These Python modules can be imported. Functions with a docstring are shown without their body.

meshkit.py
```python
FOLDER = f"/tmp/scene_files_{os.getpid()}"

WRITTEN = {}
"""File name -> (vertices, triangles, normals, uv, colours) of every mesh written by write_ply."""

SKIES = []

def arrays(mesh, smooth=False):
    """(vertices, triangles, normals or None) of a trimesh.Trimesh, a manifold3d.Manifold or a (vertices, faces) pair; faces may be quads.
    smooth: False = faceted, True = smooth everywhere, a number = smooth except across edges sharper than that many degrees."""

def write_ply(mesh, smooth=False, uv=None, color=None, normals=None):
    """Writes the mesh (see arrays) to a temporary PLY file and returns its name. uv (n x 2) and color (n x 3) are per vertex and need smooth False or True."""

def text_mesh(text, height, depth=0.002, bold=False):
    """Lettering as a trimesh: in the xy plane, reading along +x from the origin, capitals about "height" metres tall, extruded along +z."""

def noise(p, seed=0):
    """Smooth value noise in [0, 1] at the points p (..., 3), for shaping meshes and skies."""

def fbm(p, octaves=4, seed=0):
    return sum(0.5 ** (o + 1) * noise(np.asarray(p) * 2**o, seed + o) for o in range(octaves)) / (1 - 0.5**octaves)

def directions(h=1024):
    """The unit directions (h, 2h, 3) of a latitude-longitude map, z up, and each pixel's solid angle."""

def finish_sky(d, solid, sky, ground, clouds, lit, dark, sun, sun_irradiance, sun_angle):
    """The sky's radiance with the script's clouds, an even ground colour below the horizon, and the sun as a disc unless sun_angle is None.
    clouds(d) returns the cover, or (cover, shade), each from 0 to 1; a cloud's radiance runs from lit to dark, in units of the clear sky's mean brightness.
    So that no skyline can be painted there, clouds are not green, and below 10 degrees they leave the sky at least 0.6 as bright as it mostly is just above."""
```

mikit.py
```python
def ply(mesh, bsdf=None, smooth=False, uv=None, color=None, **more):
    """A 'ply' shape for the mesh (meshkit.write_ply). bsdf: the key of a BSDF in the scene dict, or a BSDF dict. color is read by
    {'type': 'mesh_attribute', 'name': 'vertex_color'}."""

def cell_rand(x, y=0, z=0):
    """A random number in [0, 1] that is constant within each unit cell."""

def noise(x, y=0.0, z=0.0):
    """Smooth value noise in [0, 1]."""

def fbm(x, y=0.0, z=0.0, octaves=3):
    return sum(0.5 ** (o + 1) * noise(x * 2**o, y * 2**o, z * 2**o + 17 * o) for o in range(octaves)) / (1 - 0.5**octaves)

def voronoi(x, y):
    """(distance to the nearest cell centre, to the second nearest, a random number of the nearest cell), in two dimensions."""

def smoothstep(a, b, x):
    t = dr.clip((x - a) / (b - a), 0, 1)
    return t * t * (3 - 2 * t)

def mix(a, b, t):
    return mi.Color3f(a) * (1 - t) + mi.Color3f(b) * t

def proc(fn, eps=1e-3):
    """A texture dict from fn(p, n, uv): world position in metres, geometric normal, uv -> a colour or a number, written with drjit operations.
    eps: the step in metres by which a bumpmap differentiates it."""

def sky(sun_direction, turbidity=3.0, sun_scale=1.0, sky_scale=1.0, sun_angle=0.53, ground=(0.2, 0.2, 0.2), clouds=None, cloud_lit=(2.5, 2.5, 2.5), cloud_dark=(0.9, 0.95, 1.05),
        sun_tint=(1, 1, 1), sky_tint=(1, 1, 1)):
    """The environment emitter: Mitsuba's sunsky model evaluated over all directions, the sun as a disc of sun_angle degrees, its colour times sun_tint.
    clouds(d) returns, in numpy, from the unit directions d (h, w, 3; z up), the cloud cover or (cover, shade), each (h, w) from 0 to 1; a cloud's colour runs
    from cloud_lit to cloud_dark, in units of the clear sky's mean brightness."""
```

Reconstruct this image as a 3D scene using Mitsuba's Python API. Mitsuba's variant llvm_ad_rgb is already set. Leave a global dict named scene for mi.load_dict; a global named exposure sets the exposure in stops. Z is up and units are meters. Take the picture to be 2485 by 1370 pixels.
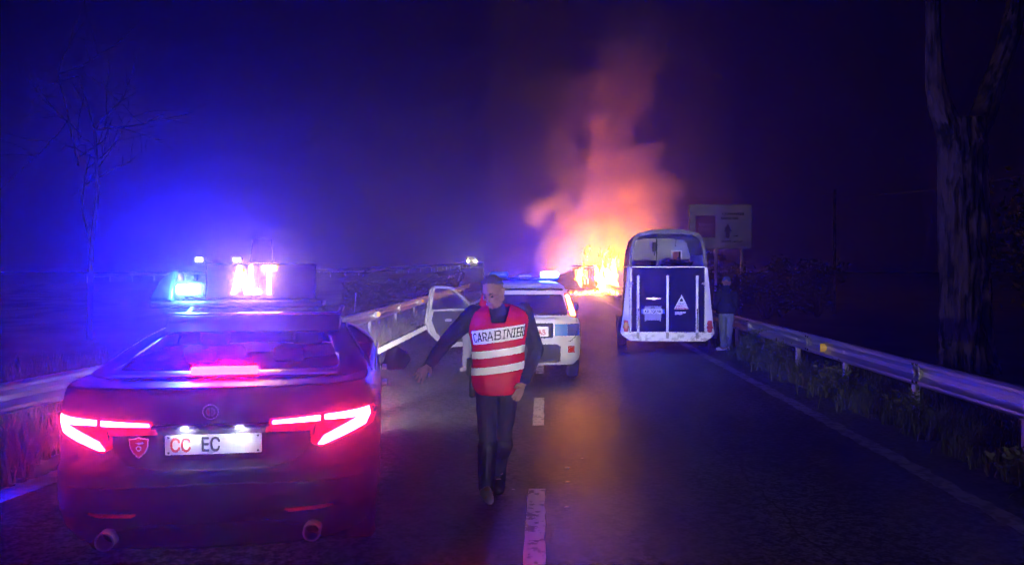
import math, random
import numpy as np, trimesh, mitsuba as mi, mikit, meshkit
import drjit as dr
import manifold3d as m3
from shapely.geometry import Polygon, box as sbox, Point
from shapely import affinity
T = mi.ScalarTransform4f
scene, labels, USED = {}, {}, {}
R = np.array
# ------------------------------------------------------------------ camera, sky, exposure
exposure = 5.0                                          # a night exposure
DIM = 2.0 ** -exposure                                  # every light below is given as it shows in the picture
FPX, CAM = 2000.0, R([0, 0, 1.85])                      # focal length in photo pixels; eye height
_psi, _pit = math.atan(75.5 / FPX), math.atan(35 / FPX)  # a little to the left, a little down
_fw = R([-math.sin(_psi) * math.cos(_pit), math.cos(_psi) * math.cos(_pit), -math.sin(_pit)])
HAZE = 0.012
scene['camera'] = {'type': 'perspective', 'fov': 2 * math.degrees(math.atan(1242.5 / FPX)), 'fov_axis': 'x', 'near_clip': 0.05, 'far_clip': 2000.0,
                   'to_world': T().look_at(origin=CAM.tolist(), target=(CAM + _fw).tolist(), up=[0, 0, 1]), 'medium': {'type': 'ref', 'id': 'haze_air'}}
scene['haze_air'] = {'type': 'homogeneous', 'albedo': 0.95, 'sigma_t': {'type': 'rgb', 'value': [0.22 * HAZE, 0.18 * HAZE, 1.5 * HAZE]}, 'phase': {'type': 'blendphase', 'weight': 0.5, 'phase_a': {'type': 'hg', 'g': 0.82}, 'phase_b': {'type': 'hg', 'g': 0.96}}}
_sky = mikit.sky([0.3, 0.6, 0.25], turbidity=3, sun_scale=0.0, sky_scale=0.012 * DIM, sky_tint=(0.20, 0.05, 1.0), ground=(0.02, 0.02, 0.02))
_sky['sampling_weight'] = 1.0
scene['sky'] = _sky
# ------------------------------------------------------------------ helpers
def key_for(name, parent=None):
    k = f'{parent}__{name}' if parent else name
    n = USED.get(k, -1) + 1
    USED[k] = n
    return k if n == 0 else f'{k}_{n:03d}'
def obj(name, mesh, m, parent=None, smooth=30, xf=None, **more):
    k = key_for(name, parent)
    scene[k] = dict(mesh) if isinstance(mesh, dict) else mikit.ply(mesh, 'mat_' + m, smooth=smooth, **more)
    if xf is not None: scene[k]['to_world'] = xf
    return k
def thing(name, label, cat, group=None):
    k = key_for(name); labels[k] = {'label': label, 'category': cat}
    if group: labels[k]['group'] = group
    return k
def tag(k, label=None, cat=None, group=None, kind=None):
    d = labels.setdefault(k, {})
    for a, b in (('label', label), ('category', cat), ('group', group), ('kind', kind)):
        if b: d[a] = b
    return k
def emitter(rad, w=1.0):
    return {'type': 'area', 'radiance': {'type': 'rgb', 'value': [float(c) * DIM for c in rad]}, 'sampling_weight': float(w)}
def lamp(name, mesh, rad, parent=None, w=1.0, xf=None):
    k = key_for(name, parent)
    scene[k] = mikit.ply(mesh, 'mat_lamp_base', smooth=False)
    scene[k]['emitter'] = emitter(rad, w)
    if xf is not None: scene[k]['to_world'] = xf
    return k
def mesh_of(man):
    q = man.to_mesh(); return trimesh.Trimesh(q.vert_properties[:, :3], q.tri_verts, process=False)
def man_of(mesh):
    mesh = trimesh.Trimesh(mesh.vertices, mesh.faces, process=True)
    return m3.Manifold(m3.Mesh(np.ascontiguousarray(mesh.vertices, np.float32), np.ascontiguousarray(mesh.faces, np.uint32)))
def bx(x0, x1, y0, y1, z0, z1):
    m = trimesh.creation.box([x1 - x0, y1 - y0, z1 - z0]); m.apply_translation([(x0 + x1) / 2, (y0 + y1) / 2, (z0 + z1) / 2]); return m
ICO = trimesh.creation.icosphere(2).vertices
ICO1 = trimesh.creation.icosphere(1).vertices
def hull(pts): return m3.Manifold.hull_points(np.ascontiguousarray(pts, np.float64))
def rbox(x0, x1, y0, y1, z0, z1, r=0.02):
    c = [R([x, y, z]) for x in (x0 + r, x1 - r) for y in (y0 + r, y1 - r) for z in (z0 + r, z1 - r)]
    return mesh_of(hull(np.vstack([q + ICO1 * r for q in c])))
def cat(*ms): return trimesh.util.concatenate([m for m in ms])
def tube(pts, rad, sides=8):
    p = R(pts, float) if not isinstance(pts, np.ndarray) else pts
    p = np.asarray(p, float); rad = np.broadcast_to(rad, (len(p),)).astype(float)
    t = np.gradient(p, axis=0); t /= np.linalg.norm(t, axis=1, keepdims=True) + 1e-12
    ref = np.where(np.abs(t[:, 2:]) < 0.9, [0, 0, 1.0], [1.0, 0, 0]); a = np.cross(t, ref)
    for i in range(1, len(a)):
        if a[i] @ a[i - 1] < 0: a[i] = -a[i]
    a /= np.linalg.norm(a, axis=1, keepdims=True) + 1e-12; b = np.cross(t, a)
    an = np.arange(sides) * 2 * np.pi / sides
    v = p[:, None] + rad[:, None, None] * (np.cos(an)[None, :, None] * a[:, None] + np.sin(an)[None, :, None] * b[:, None])
    return loft(v)
def loft(rings, caps=True):
    """closed rings (n, k, 3) -> closed mesh"""
    v = np.asarray(rings, float); n, k = v.shape[:2]
    i, j = np.meshgrid(np.arange(n - 1), np.arange(k), indexing='ij')
    q = np.stack([i * k + j, i * k + (j + 1) % k, (i + 1) * k + (j + 1) % k, (i + 1) * k + j], -1).reshape(-1, 4)
    f = [q[:, [0, 1, 2]], q[:, [0, 2, 3]]]; vv = v.reshape(-1, 3)
    if caps:
        c0, c1 = len(vv), len(vv) + 1; vv = np.vstack([vv, v[0].mean(0), v[-1].mean(0)]); jj = np.arange(k)
        f += [np.stack([np.full(k, c0), (jj + 1) % k, jj], 1), np.stack([np.full(k, c1), (n - 1) * k + jj, (n - 1) * k + (jj + 1) % k], 1)]
    m = trimesh.Trimesh(vv, np.vstack(f), process=False)
    if m.volume < 0: m.invert()
    return m
def extr(poly, h):
    return trimesh.util.concatenate([trimesh.creation.extrude_polygon(g, h, engine='earcut') for g in getattr(poly, 'geoms', [poly])])
def prism_xz(poly, y0, y1, edge=None):
    """shapely polygon in (x, z), extruded from y0 to y1"""
    m = trimesh.creation.extrude_polygon(poly, y1 - y0, engine='earcut')
    if edge: m = mesh_of(man_of(m).refine_to_length(edge))
    v = m.vertices; m = trimesh.Trimesh(np.stack([v[:, 0], -v[:, 2] + y1, v[:, 1]], 1), m.faces, process=False); return m
def moved(m, f):
    m = m.copy(); m.vertices = f(m.vertices); return m
def decal(poly, surf, off=0.004, th=0.02, edge=0.03):
    """a solid laid on the surface y = surf(x, z): its face stands "off" proud and it is "th" deep"""
    m = man_of(extr(poly, th)).refine_to_length(edge)
    m = mesh_of(m); v = m.vertices
    return trimesh.Trimesh(np.stack([v[:, 0], surf(v[:, 0], v[:, 1]) - off + (th - v[:, 2]), v[:, 1]], 1), m.faces, process=False)
def text_on(text, x, z, h, surf, off, width=None, bold=True, depth=0.003):
    m = meshkit.text_mesh(text, h, depth, bold); v = m.vertices.copy()
    w = v[:, 0].max() - v[:, 0].min(); s = (width / w) if width else 1.0
    X = x + (v[:, 0] - v[:, 0].min()) * s; Z = z + v[:, 1]
    return trimesh.Trimesh(np.stack([X, surf(X, Z) - off - v[:, 2], Z], 1), m.faces, process=False)
def blur_line(x0, x1, z, h, y, d, seed):
    """a line of print too small or blurred to read: uneven marks with gaps"""
    r_ = np.random.default_rng(seed); out, x = [], x0
    while x < x1 - h * .3:
        w = min(h * r_.uniform(.35, .75), x1 - x); t = h * r_.uniform(.55, 1.0); b = z + (h - t) * r_.uniform(0, .4); out.append(bx(x, x + w, y - d, y, b, b + t)); x += w + h * (r_.uniform(.12, .2) if r_.random() > .15 else .5)
    return trimesh.util.concatenate(out)
def flat(y): return lambda x, z: np.full(np.shape(x), float(y))
def smooth01(a, b, x): t = np.clip((np.asarray(x, float) - a) / (b - a), 0, 1); return t * t * (3 - 2 * t)
# ------------------------------------------------------------------ materials
def P(name, col, rough=0.6, metal=0.0, **k):
    scene['mat_' + name] = {'type': 'twosided', 'bsdf': {'type': 'principled', 'base_color': col if isinstance(col, dict) else {'type': 'rgb', 'value': list(col)}, 'roughness': rough, 'metallic': metal, **k}}
    return name
def bump(name, fn, scale, eps=2e-3):
    inner = scene['mat_' + name]['bsdf']; scene['mat_' + name] = {'type': 'twosided', 'bsdf': {'type': 'bumpmap', 'arbitrary': mikit.proc(fn, eps), 'scale': scale, 'bsdf': inner}}
NZ, FB, MX, SS = mikit.noise, mikit.fbm, mikit.mix, mikit.smoothstep
scene['mat_lamp_base'] = {'type': 'diffuse', 'reflectance': {'type': 'rgb', 'value': [0.1, 0.1, 0.1]}}
def asphalt(p, n, uv):
    g = .5 * NZ(p.x * 70, p.y * 70) + .5 * NZ(p.x * 28, p.y * 28); w = FB(p.x * 1.3, p.y * 0.35, 0, 3); c = SS(0.012, 0.0, dr.abs(dr.abs(p.x + 0.06) - 1.75 + 0.25 * (w - .5)) * 0.1 - 0.02)
    return MX((.012, .012, .013), (.066, .064, .063), SS(.25, .95, g * .75 + .3 * w)) * (0.75 + 0.5 * w) * MX((1, 1, 1), (.45, .45, .45), SS(.012, .004, dr.abs(p.x - 1.9 - .5 * (FB(p.y * .45, 3.0, 0, 3) - .5) - .05 * NZ(p.y * 9, 2.0))) + SS(.01, .004, dr.abs(p.y - 9.3 - 1.2 * (FB(p.x * .6, 7.0, 0, 3) - .5))))
P('asphalt', mikit.proc(asphalt), 0.40, specular=0.36)
bump('asphalt', lambda p, n, uv: NZ(p.x * 60, p.y * 60) + .5 * NZ(p.x * 150, p.y * 150), 0.004)
def paint(p, n, uv):
    w = FB(p.x * 22, p.y * 22, 0, 3); return MX((.62, .61, .58), (.10, .10, .10), SS(.56, .66, w) * .8)
P('road_paint', mikit.proc(paint), 0.36, specular=0.7)
bump('road_paint', lambda p, n, uv: NZ(p.x * 70, p.y * 70), 0.005)
P('line_paint', (.74, .73, .70), 0.5)
def paint2(p, n, uv):
    w = FB(p.x * 16, p.y * 16, 0, 3); return MX((.13, .13, .125), (.055, .055, .055), SS(.35, .75, w))
P('worn_paint', mikit.proc(paint2), 0.6)
P('soil', mikit.proc(lambda p, n, uv: MX((.03, .027, .02), (.06, .07, .03), FB(p.x * .8, p.y * .8, 0, 3))), 0.95)
P('grass', (.10, .11, .05), 0.7); P('dry_grass', (.25, .225, .14), 0.7); P('weed', (.09, .11, .06), 0.6); P('leaf', (.05, .055, .035), 0.7)
P('galvanised', mikit.proc(lambda p, n, uv: MX((.30, .31, .33), (.46, .47, .49), FB(p.x * 3, p.y * 1.5, p.z * 8, 3))), 0.36, 0.9)
P('post_metal', (.55, .55, .54), 0.6, 0.3)
P('amber_reflector', (.95, .62, .08), 0.3); P('navy_paint', (.006, .006, .018), 0.32, 0.0, clearcoat=1.0, clearcoat_gloss=0.99, specular=0.5)
P('black_plastic', (.02, .02, .022), 0.45); P('seam', (.004, .004, .006), 0.6); P('dark_glass', (.008, .008, .012), 0.06, 0.0, specular=0.7)
P('panel_grey', (.055, .055, .06), 0.5); P('slat_grey', (.008, .008, .008), 0.6); P('sign_black', (.006, .006, .006), 0.7, specular=.2); P('chrome', (.75, .75, .77), 0.18, 1.0); P('red_lens', (.45, .012, .02), 0.15, 0.0, clearcoat=0.6); P('tyre', (.018, .018, .018), 0.85); P('rim', (.25, .25, .27), 0.35, 0.7)
P('door_white_dimmed', (.22, .22, .24), 0.35); P('white_paint', (.60, .60, .63), 0.25, 0.0, clearcoat=0.6); P('blue_stripe', (.03, .22, .62), 0.3); P('blue_stripe_dark', (.02, .08, .35), 0.3)  # open door: the car's white darkened in colour to tame the headlamp light on it
P('plate_white', (.85, .85, .84), 0.4); P('plate_blue', (.08, .2, .6), 0.4); P('ink_black', (.02, .02, .025), 0.5); P('ink_red', (.6, .05, .06), 0.5)
P('badge_red', (.42, .03, .06), 0.35); P('badge_line', (.7, .55, .6), 0.3, 0.3); P('interior', (.015, .015, .018), 0.8); P('seat_cloth', (.05, .05, .055), 0.9)
P('trailer_blue', (.012, .010, .05), 0.7, 0.0, specular=.2); P('trailer_hood', (.012, .012, .03), 0.4); P('white_gel', mikit.proc(lambda p, n, uv: MX((.8, .8, .8), (.45, .43, .42), SS(.5, .8, FB(p.x * 9, p.y * 9, p.z * 9, 3)) * SS(.75, .2, p.z))), 0.4)
P('aluminium', mikit.proc(lambda p, n, uv: MX((.74, .74, .75), (.35, .33, .33), SS(.42, .72, FB(p.x * 14, p.y * 14, p.z * 14, 3)) * SS(.62, .2, p.z))), 0.4, 0.3)
P('trailer_wall', mikit.proc(lambda p, n, uv: MX((.55, .55, .58), (.38, .36, .38), FB(p.x * 3, p.y * 3, p.z * 3, 3))), 0.6)
P('skin', (.30, .165, .12), 0.5); P('hair', (.07, .05, .045), 0.85); P('stubble', (.2, .13, .11), 0.7); P('lip', (.32, .13, .12), 0.5); P('eye_dark', (.03, .025, .03), 0.3)
P('navy_cloth', mikit.proc(lambda p, n, uv: MX((.012, .013, .035), (.028, .03, .06), FB(p.x * 14, p.y * 14, p.z * 9, 3))), 0.85)
P('trouser_cloth', mikit.proc(lambda p, n, uv: MX((.014, .014, .034), (.034, .034, .06), FB(p.x * 18, p.y * 18, p.z * 6, 3))), 0.85)
P('vest_red', mikit.proc(lambda p, n, uv: MX((.50, .004, .02), (.66, .012, .04), FB(p.x * 12, p.y * 12, p.z * 7, 3))), 0.6)
P('retro_white', mikit.proc(lambda p, n, uv: MX((.93, .93, .86), (.84, .84, .77), FB(p.x * 30, p.y * 30, p.z * 30, 2))), 0.5)
P('jeans', mikit.proc(lambda p, n, uv: MX((.16, .2, .32), (.3, .34, .45), FB(p.x * 20, p.y * 20, p.z * 7, 3))), 0.9)
P('dark_jacket', (.012, .013, .03), 0.8); P('cap_blue', (.05, .07, .16), 0.8); P('shoe_white', (.72, .7, .68), 0.6); P('shoe_grey', (.22, .2, .2), 0.7); P('leather', (.015, .015, .017), 0.4)
P('trouser_grey', (.10, .10, .13), 0.9); P('jacket_grey', (.2, .2, .23), 0.85)
def bark(p, n, uv):
    w = FB(p.x * 9 + p.y * 9, p.z * 2.2, p.y * 5, 3); return MX((.016, .012, .010), (.15, .10, .075), SS(.35, .65, w))
P('bark', mikit.proc(bark), 0.9); P('twig', (.055, .045, .04), 0.9)
P('board_white', mikit.proc(lambda p, n, uv: MX((.86, .86, .92), (.72, .72, .78), FB(p.x * 1.5, p.z * 1.5, 0, 3))), 0.6); P('board_red', (.2, .012, .03), 0.6); P('board_ink', (.03, .03, .04), 0.6); P('board_pale', (.42, .3, .34), 0.6)
P('char', (.02, .018, .016), 0.9); P('wire_metal', (.5, .5, .5), 0.4, 0.5); P('cyan_lens', (.02, .08, .4), 0.12, 0.0, clearcoat=1.0); P('glint', (.4, .4, .42), 0.25, 0.3)
scene['mat_pane'] = {'type': 'thindielectric', 'int_ior': 1.5}
scene['mat_tinted_pane'] = {'type': 'thindielectric', 'int_ior': 1.5, 'specular_transmittance': {'type': 'rgb', 'value': [.09, .09, .11]}, 'specular_reflectance': {'type': 'rgb', 'value': [.0012, .0012, .0012]}}
# ------------------------------------------------------------------ ground, road, markings
from scipy.interpolate import PchipInterpolator
_lx = PchipInterpolator([-30, -6, 4, 7.9, 9.6, 18.6, 38.6, 60, 90], [-5.7, -5.6, -5.4, -5.14, -4.92, -4.5, -4.75, -5.3, -7.5])
_ledge = PchipInterpolator([-60, 2, 8, 18, 40, 62, 150, 420], [-4.9, -4.75, -4.25, -3.66, -3.62, -3.8, -3.8 - .0012 * 88 ** 2, -60])
def sheet(x0, x1, y0, y1, nx, ny, zf, xf=None):
    xs, ys = np.meshgrid(np.linspace(x0, x1, nx), np.linspace(y0, y1, ny)); 
    if xf is not None: xs = xs + xf(ys)
    v = np.stack([xs, ys, zf(xs, ys)], -1).reshape(-1, 3); i, j = np.meshgrid(np.arange(ny - 1), np.arange(nx - 1), indexing='ij'); a = i * nx + j
    q = np.stack([a, a + 1, a + nx + 1, a + nx], -1).reshape(-1, 4)
    return trimesh.Trimesh(v, np.vstack([q[:, [0, 1, 2]], q[:, [0, 2, 3]]]), process=False)
def verge_z(x, y):
    d = np.maximum(np.where(x > 0, x - 4.0, _ledge(np.clip(y, -60, 420)) - .18 - x), 0)
    z = -0.02 - 0.02 * 0 + 0.05 * smooth01(0, .6, d) - 0.35 * smooth01(1.3, 6, d) + (meshkit.fbm(np.stack([x * .3, y * .3, x * 0], -1), 3, 5) - .5) * 0.5 * smooth01(1, 8, d)
    return np.where(d <= 0, -0.03, z)
xs_ = np.unique(np.concatenate([np.linspace(-260, -20, 30), np.linspace(-20, -5, 25), np.linspace(-5, -3.9, 7), [0], np.linspace(3.9, 5, 7), np.linspace(5, 20, 25), np.linspace(20, 260, 30)]))
ys_ = np.unique(np.concatenate([np.linspace(-60, 0, 12), np.linspace(0, 60, 70), np.linspace(60, 420, 50)]))
gx, gy = np.meshgrid(xs_, ys_); gv = np.stack([gx, gy, verge_z(gx, gy)], -1).reshape(-1, 3); nx_ = len(xs_)
ii, jj = np.meshgrid(np.arange(len(ys_) - 1), np.arange(nx_ - 1), indexing='ij'); aa = ii * nx_ + jj; qq = np.stack([aa, aa + 1, aa + nx_ + 1, aa + nx_], -1).reshape(-1, 4)
tag(obj('ground', trimesh.Trimesh(gv, np.vstack([qq[:, [0, 1, 2]], qq[:, [0, 2, 3]]]), process=False), 'soil', smooth=True), 'dark verge and field on both sides of the road', kind='structure')
def bend(y): return -0.0012 * np.maximum(np.asarray(y, float) - 62, 0) ** 2
_rs = sheet(0, 1, -40, 150, 12, 120, lambda x, y: 0 * x); _rv = _rs.vertices; _l, _r = _ledge(_rv[:, 1]) - .25, 4.0 + bend(_rv[:, 1]); _rs.vertices = np.stack([_l + (_r - _l) * _rv[:, 0], _rv[:, 1], 0 * _l], 1)
tag(obj('road', _rs, 'asphalt', smooth=True), 'two lane asphalt road with worn markings', kind='structure')
def strip(x0, x1, y0, y1, z=0.004, jag=0.0, seed=1):
    n = max(2, int((y1 - y0) / .12)) if jag else max(2, int((y1 - y0) / 2)); ys = np.linspace(y0, y1, n); rng = np.random.default_rng(seed)
    L, Rr = x0 + bend(ys) + rng.normal(0, jag, n), x1 + bend(ys) + rng.normal(0, jag, n)
    v = np.vstack([np.stack([L, ys, ys * 0 + z], 1), np.stack([Rr, ys, ys * 0 + z], 1)]); a = np.arange(n - 1)
    return trimesh.Trimesh(v, np.vstack([np.stack([a, a + n, a + n + 1], 1), np.stack([a, a + n + 1, a + 1], 1)]), process=False)
for k, (a, b) in enumerate([(2.0, 6.88), (9.66, 11.72), (14.4, 17.2), (20.4, 23.2), (26.4, 29.2), (32.4, 35.2), (38.4, 41.2), (44.4, 47.2), (-4, -1)]):
    obj('centre_dash', strip(-.125, .015, a, b, jag=.004, seed=k), 'road_paint', 'road', smooth=False)
_el = strip(-.14, .14, -40, 150, jag=.006, seed=31); _ey = np.arange(6, 60, .14)
_ribs = cat(*[bx(-.138, .138, y - .018, y + .018, .004, .0105) for y in _ey]); _el.vertices[:, 0] -= bend(_el.vertices[:, 1]); _el = cat(_el, _ribs)     # raised cross ribs, added so the line gleams under the headlamps
_el.vertices[:, 0] += _ledge(_el.vertices[:, 1]); tag(obj('edge_line', _el, 'line_paint', 'road', smooth=False), 'clean white edge line along the left side with ribs added to catch the headlamps')
tag(obj('edge_line', strip(3.33, 3.52, -40, 150, jag=.012, seed=32), 'worn_paint', 'road', smooth=False), 'worn grey edge line along the right side')
rng = np.random.default_rng(5)
k = 0
for (x, y) in [(.21, 7.1), (.22, 7.62), (-.25, 6.85), (.18, 6.35), (.38, 8.0)]:
    s = rng.uniform(.010, .022); m = hull(R([[x + s * math.cos(a) * rng.uniform(.6, 1.3), y + .8 * s * math.sin(a), z] for a in np.arange(6) for z in (.002, .002 + s * .4)]))
    tag(obj('glass_fragment', mesh_of(m), 'glint', smooth=False), ['shiny fragment on the asphalt beside the top of the nearest centre dash', 'shiny fragment on the asphalt well beyond the nearest centre dash', 'shiny fragment on the asphalt left of the nearest centre dash', 'shiny fragment on the asphalt halfway along the nearest centre dash', 'farthest shiny fragment on the asphalt right of the centre line'][k], 'debris', 'shiny fragments scattered on the asphalt'); k += 1
# far bend: a raised road on a bank with its own barrier
bank = R([(-60, 72, .2), (-45, 80, .55), (-25, 91, 1.0), (-17, 104, 1.5), (-13.2, 125, 2.1), (-11, 150, 2.8), (-9, 200, 3.5)], float)
def bank_rings():
    out = []; d = np.gradient(bank, axis=0); d[:, 2] = 0; d /= np.linalg.norm(d, axis=1, keepdims=True); nrm = np.stack([d[:, 1], -d[:, 0], d[:, 2]], 1)
    for p, n, in zip(bank, nrm):
        z = p[2] - .1; prof = [(9, -.6), (4, z), (-4, z), (-12, -.6)]; out.append([[p[0] + n[0] * a, p[1] + n[1] * a, h] for a, h in prof])
    return out
tag(obj('embankment', loft(bank_rings()), 'soil', smooth=False), 'dark bank carrying the road round the far bend', kind='structure')
# ------------------------------------------------------------------ guard rails
WP = R([(0, .455), (.02, .46), (.035, .485), (.035, .515), (.0, .555), (-.025, .575), (-.025, .625), (.0, .645), (.035, .69), (.035, .72), (.02, .745), (0, .755)])
def beam_mesh(path, side, z0=0, off=0.0):
    """path: (n, 2) ground line; side=+1: ribs towards +x"""
    p = np.asarray(path, float); d = np.gradient(p, axis=0); d /= np.linalg.norm(d, axis=1, keepdims=True); nrm = np.stack([d[:, 1], -d[:, 0]], 1) * side
    prof = np.vstack([WP + [.004 + off, 0], (WP + [off, 0])[::-1]])
    z0 = np.broadcast_to(z0, (len(p),))
    return loft([[[q[0] + n[0] * a, q[1] + n[1] * a, b + zz] for a, b in prof] for q, n, zz in zip(p, nrm, z0)])
def post_mesh(x, y, side, z0=0, h=.72):
    a = bx(-.028, .028, -.05, .05, -.4, h); b = bx(.028, .034, -.055, .055, .5, .7)
    m = cat(a, b); m.apply_translation([x - .045 * side, y, z0]); return m
def reflector_mesh(x, y, side, z=.6):
    m = prism_xz(Polygon([(-.05, -.065), (.02, -.065), (.055, -.02), (.055, .02), (.02, .065), (-.05, .065)]), -.006, .006); m.apply_translation([x + .05 * side, y, z]); return m
def guard_rail(label, xf, y0, y1, side, posts, refl, zf=lambda y: 0 * np.asarray(y, float), seg=4.0):
    t = thing('guard_rail', label, 'guard rail')
    ys = np.arange(y0, y1, seg)
    for i, a in enumerate(ys):
        yy = np.linspace(a - .14, min(a + seg, y1) + .02, 9); obj('beam', beam_mesh(np.stack([xf(yy), yy], 1), side, zf(yy), .0035 * (i % 2)), 'galvanised', t, smooth=25)
        bolts = [bx(-.012, .012, -.012, .012, -.012, .012).apply_translation([float(xf(a - .07 + dy)) + side * .045, a - .07 + dy, z + float(zf(a))]) for dy in (-.05, .05) for z in (.5, .71)]
        obj('bolt', cat(*bolts), 'seam', t, smooth=False)
    for y in posts: obj('post', post_mesh(float(xf(y)), y, side, float(zf(y))), 'post_metal', t, smooth=False)
    for y in refl: obj('reflector', reflector_mesh(float(xf(y)), y, side), 'amber_reflector', t, smooth=False)
    return t
guard_rail('galvanised guard rail with yellow reflectors on the grass side left of the road', lambda y: _lx(y), -10, 58, 1, [1.5, 5.5, 9.5, 13.5, 17.5, 21.5, 25.5, 29.5, 33.5, 37.5, 41.5, 45.5, 49.5, 53.5], [13.0, 22.2, 31.2, 42])
_rx = lambda y: 4.45 + bend(y) + 0 * np.asarray(y, float)
guard_rail('blue lit galvanised guard rail above the weeds right of the road', _rx, -10, 82, -1, list(np.arange(-8.3, 80, 2.3)), [13.1, 38, 60])
_ft = np.cumsum(np.r_[0, np.linalg.norm(np.diff(bank[:, :2], axis=0), axis=1)])
def far_rail():
    t = thing('guard_rail', 'distant guard rail catching firelight on the raised bend', 'guard rail')
    d = np.gradient(bank, axis=0); d /= np.linalg.norm(d[:, :2], axis=1, keepdims=True); edge = bank + np.stack([d[:, 1], -d[:, 0], d[:, 2] * 0], 1) * 3.6
    s = np.linspace(_ft[1], _ft[4] - 4, 60); e = np.stack([np.interp(s, _ft, edge[:, i]) for i in range(3)], 1)
    for i in range(0, 57, 3): obj('beam', beam_mesh(e[i:i + 4, :2], 1, e[i:i + 4, 2]), 'galvanised', t, smooth=25)
    for i in range(0, 60, 2): obj('post', post_mesh(e[i, 0], e[i, 1], 1, e[i, 2]), 'post_metal', t, smooth=False)
far_rail()
# ------------------------------------------------------------------ vegetation
def blades(pts, rng, h0, h1, w, lean=.5, seg=3):
    """curved grass blades rooted at pts"""
    n = len(pts); h = rng.uniform(h0, h1, n); a = rng.uniform(0, 2 * np.pi, n); L = rng.uniform(.1, lean, n) * h; ww = w * rng.uniform(.6, 1.3, n)
    d = np.stack([np.cos(a), np.sin(a), 0 * a], 1); s = np.stack([-np.sin(a), np.cos(a), 0 * a], 1); vs = []
    for k in range(seg + 1):
        t = k / seg; c = pts + d * (L * t * t)[:, None] + R([0, 0, 1]) * (h * (t - .25 * t * t * (L / h)))[:, None]; wd = (ww * (1 - t) + .0006)[:, None]
        vs += [c - s * wd, c + s * wd]
    v = np.stack(vs, 1); m = 2 * (seg + 1); f = []
    for k in range(seg): f += [[2 * k, 2 * k + 1, 2 * k + 3], [2 * k, 2 * k + 3, 2 * k + 2]]
    F = (R(f)[None] + (np.arange(n) * m)[:, None, None]).reshape(-1, 3); return trimesh.Trimesh(v.reshape(-1, 3), F, process=False)
def on_ground(x, y): return np.stack([x, y, verge_z(x, y)], 1)
rng = np.random.default_rng(11)
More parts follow.
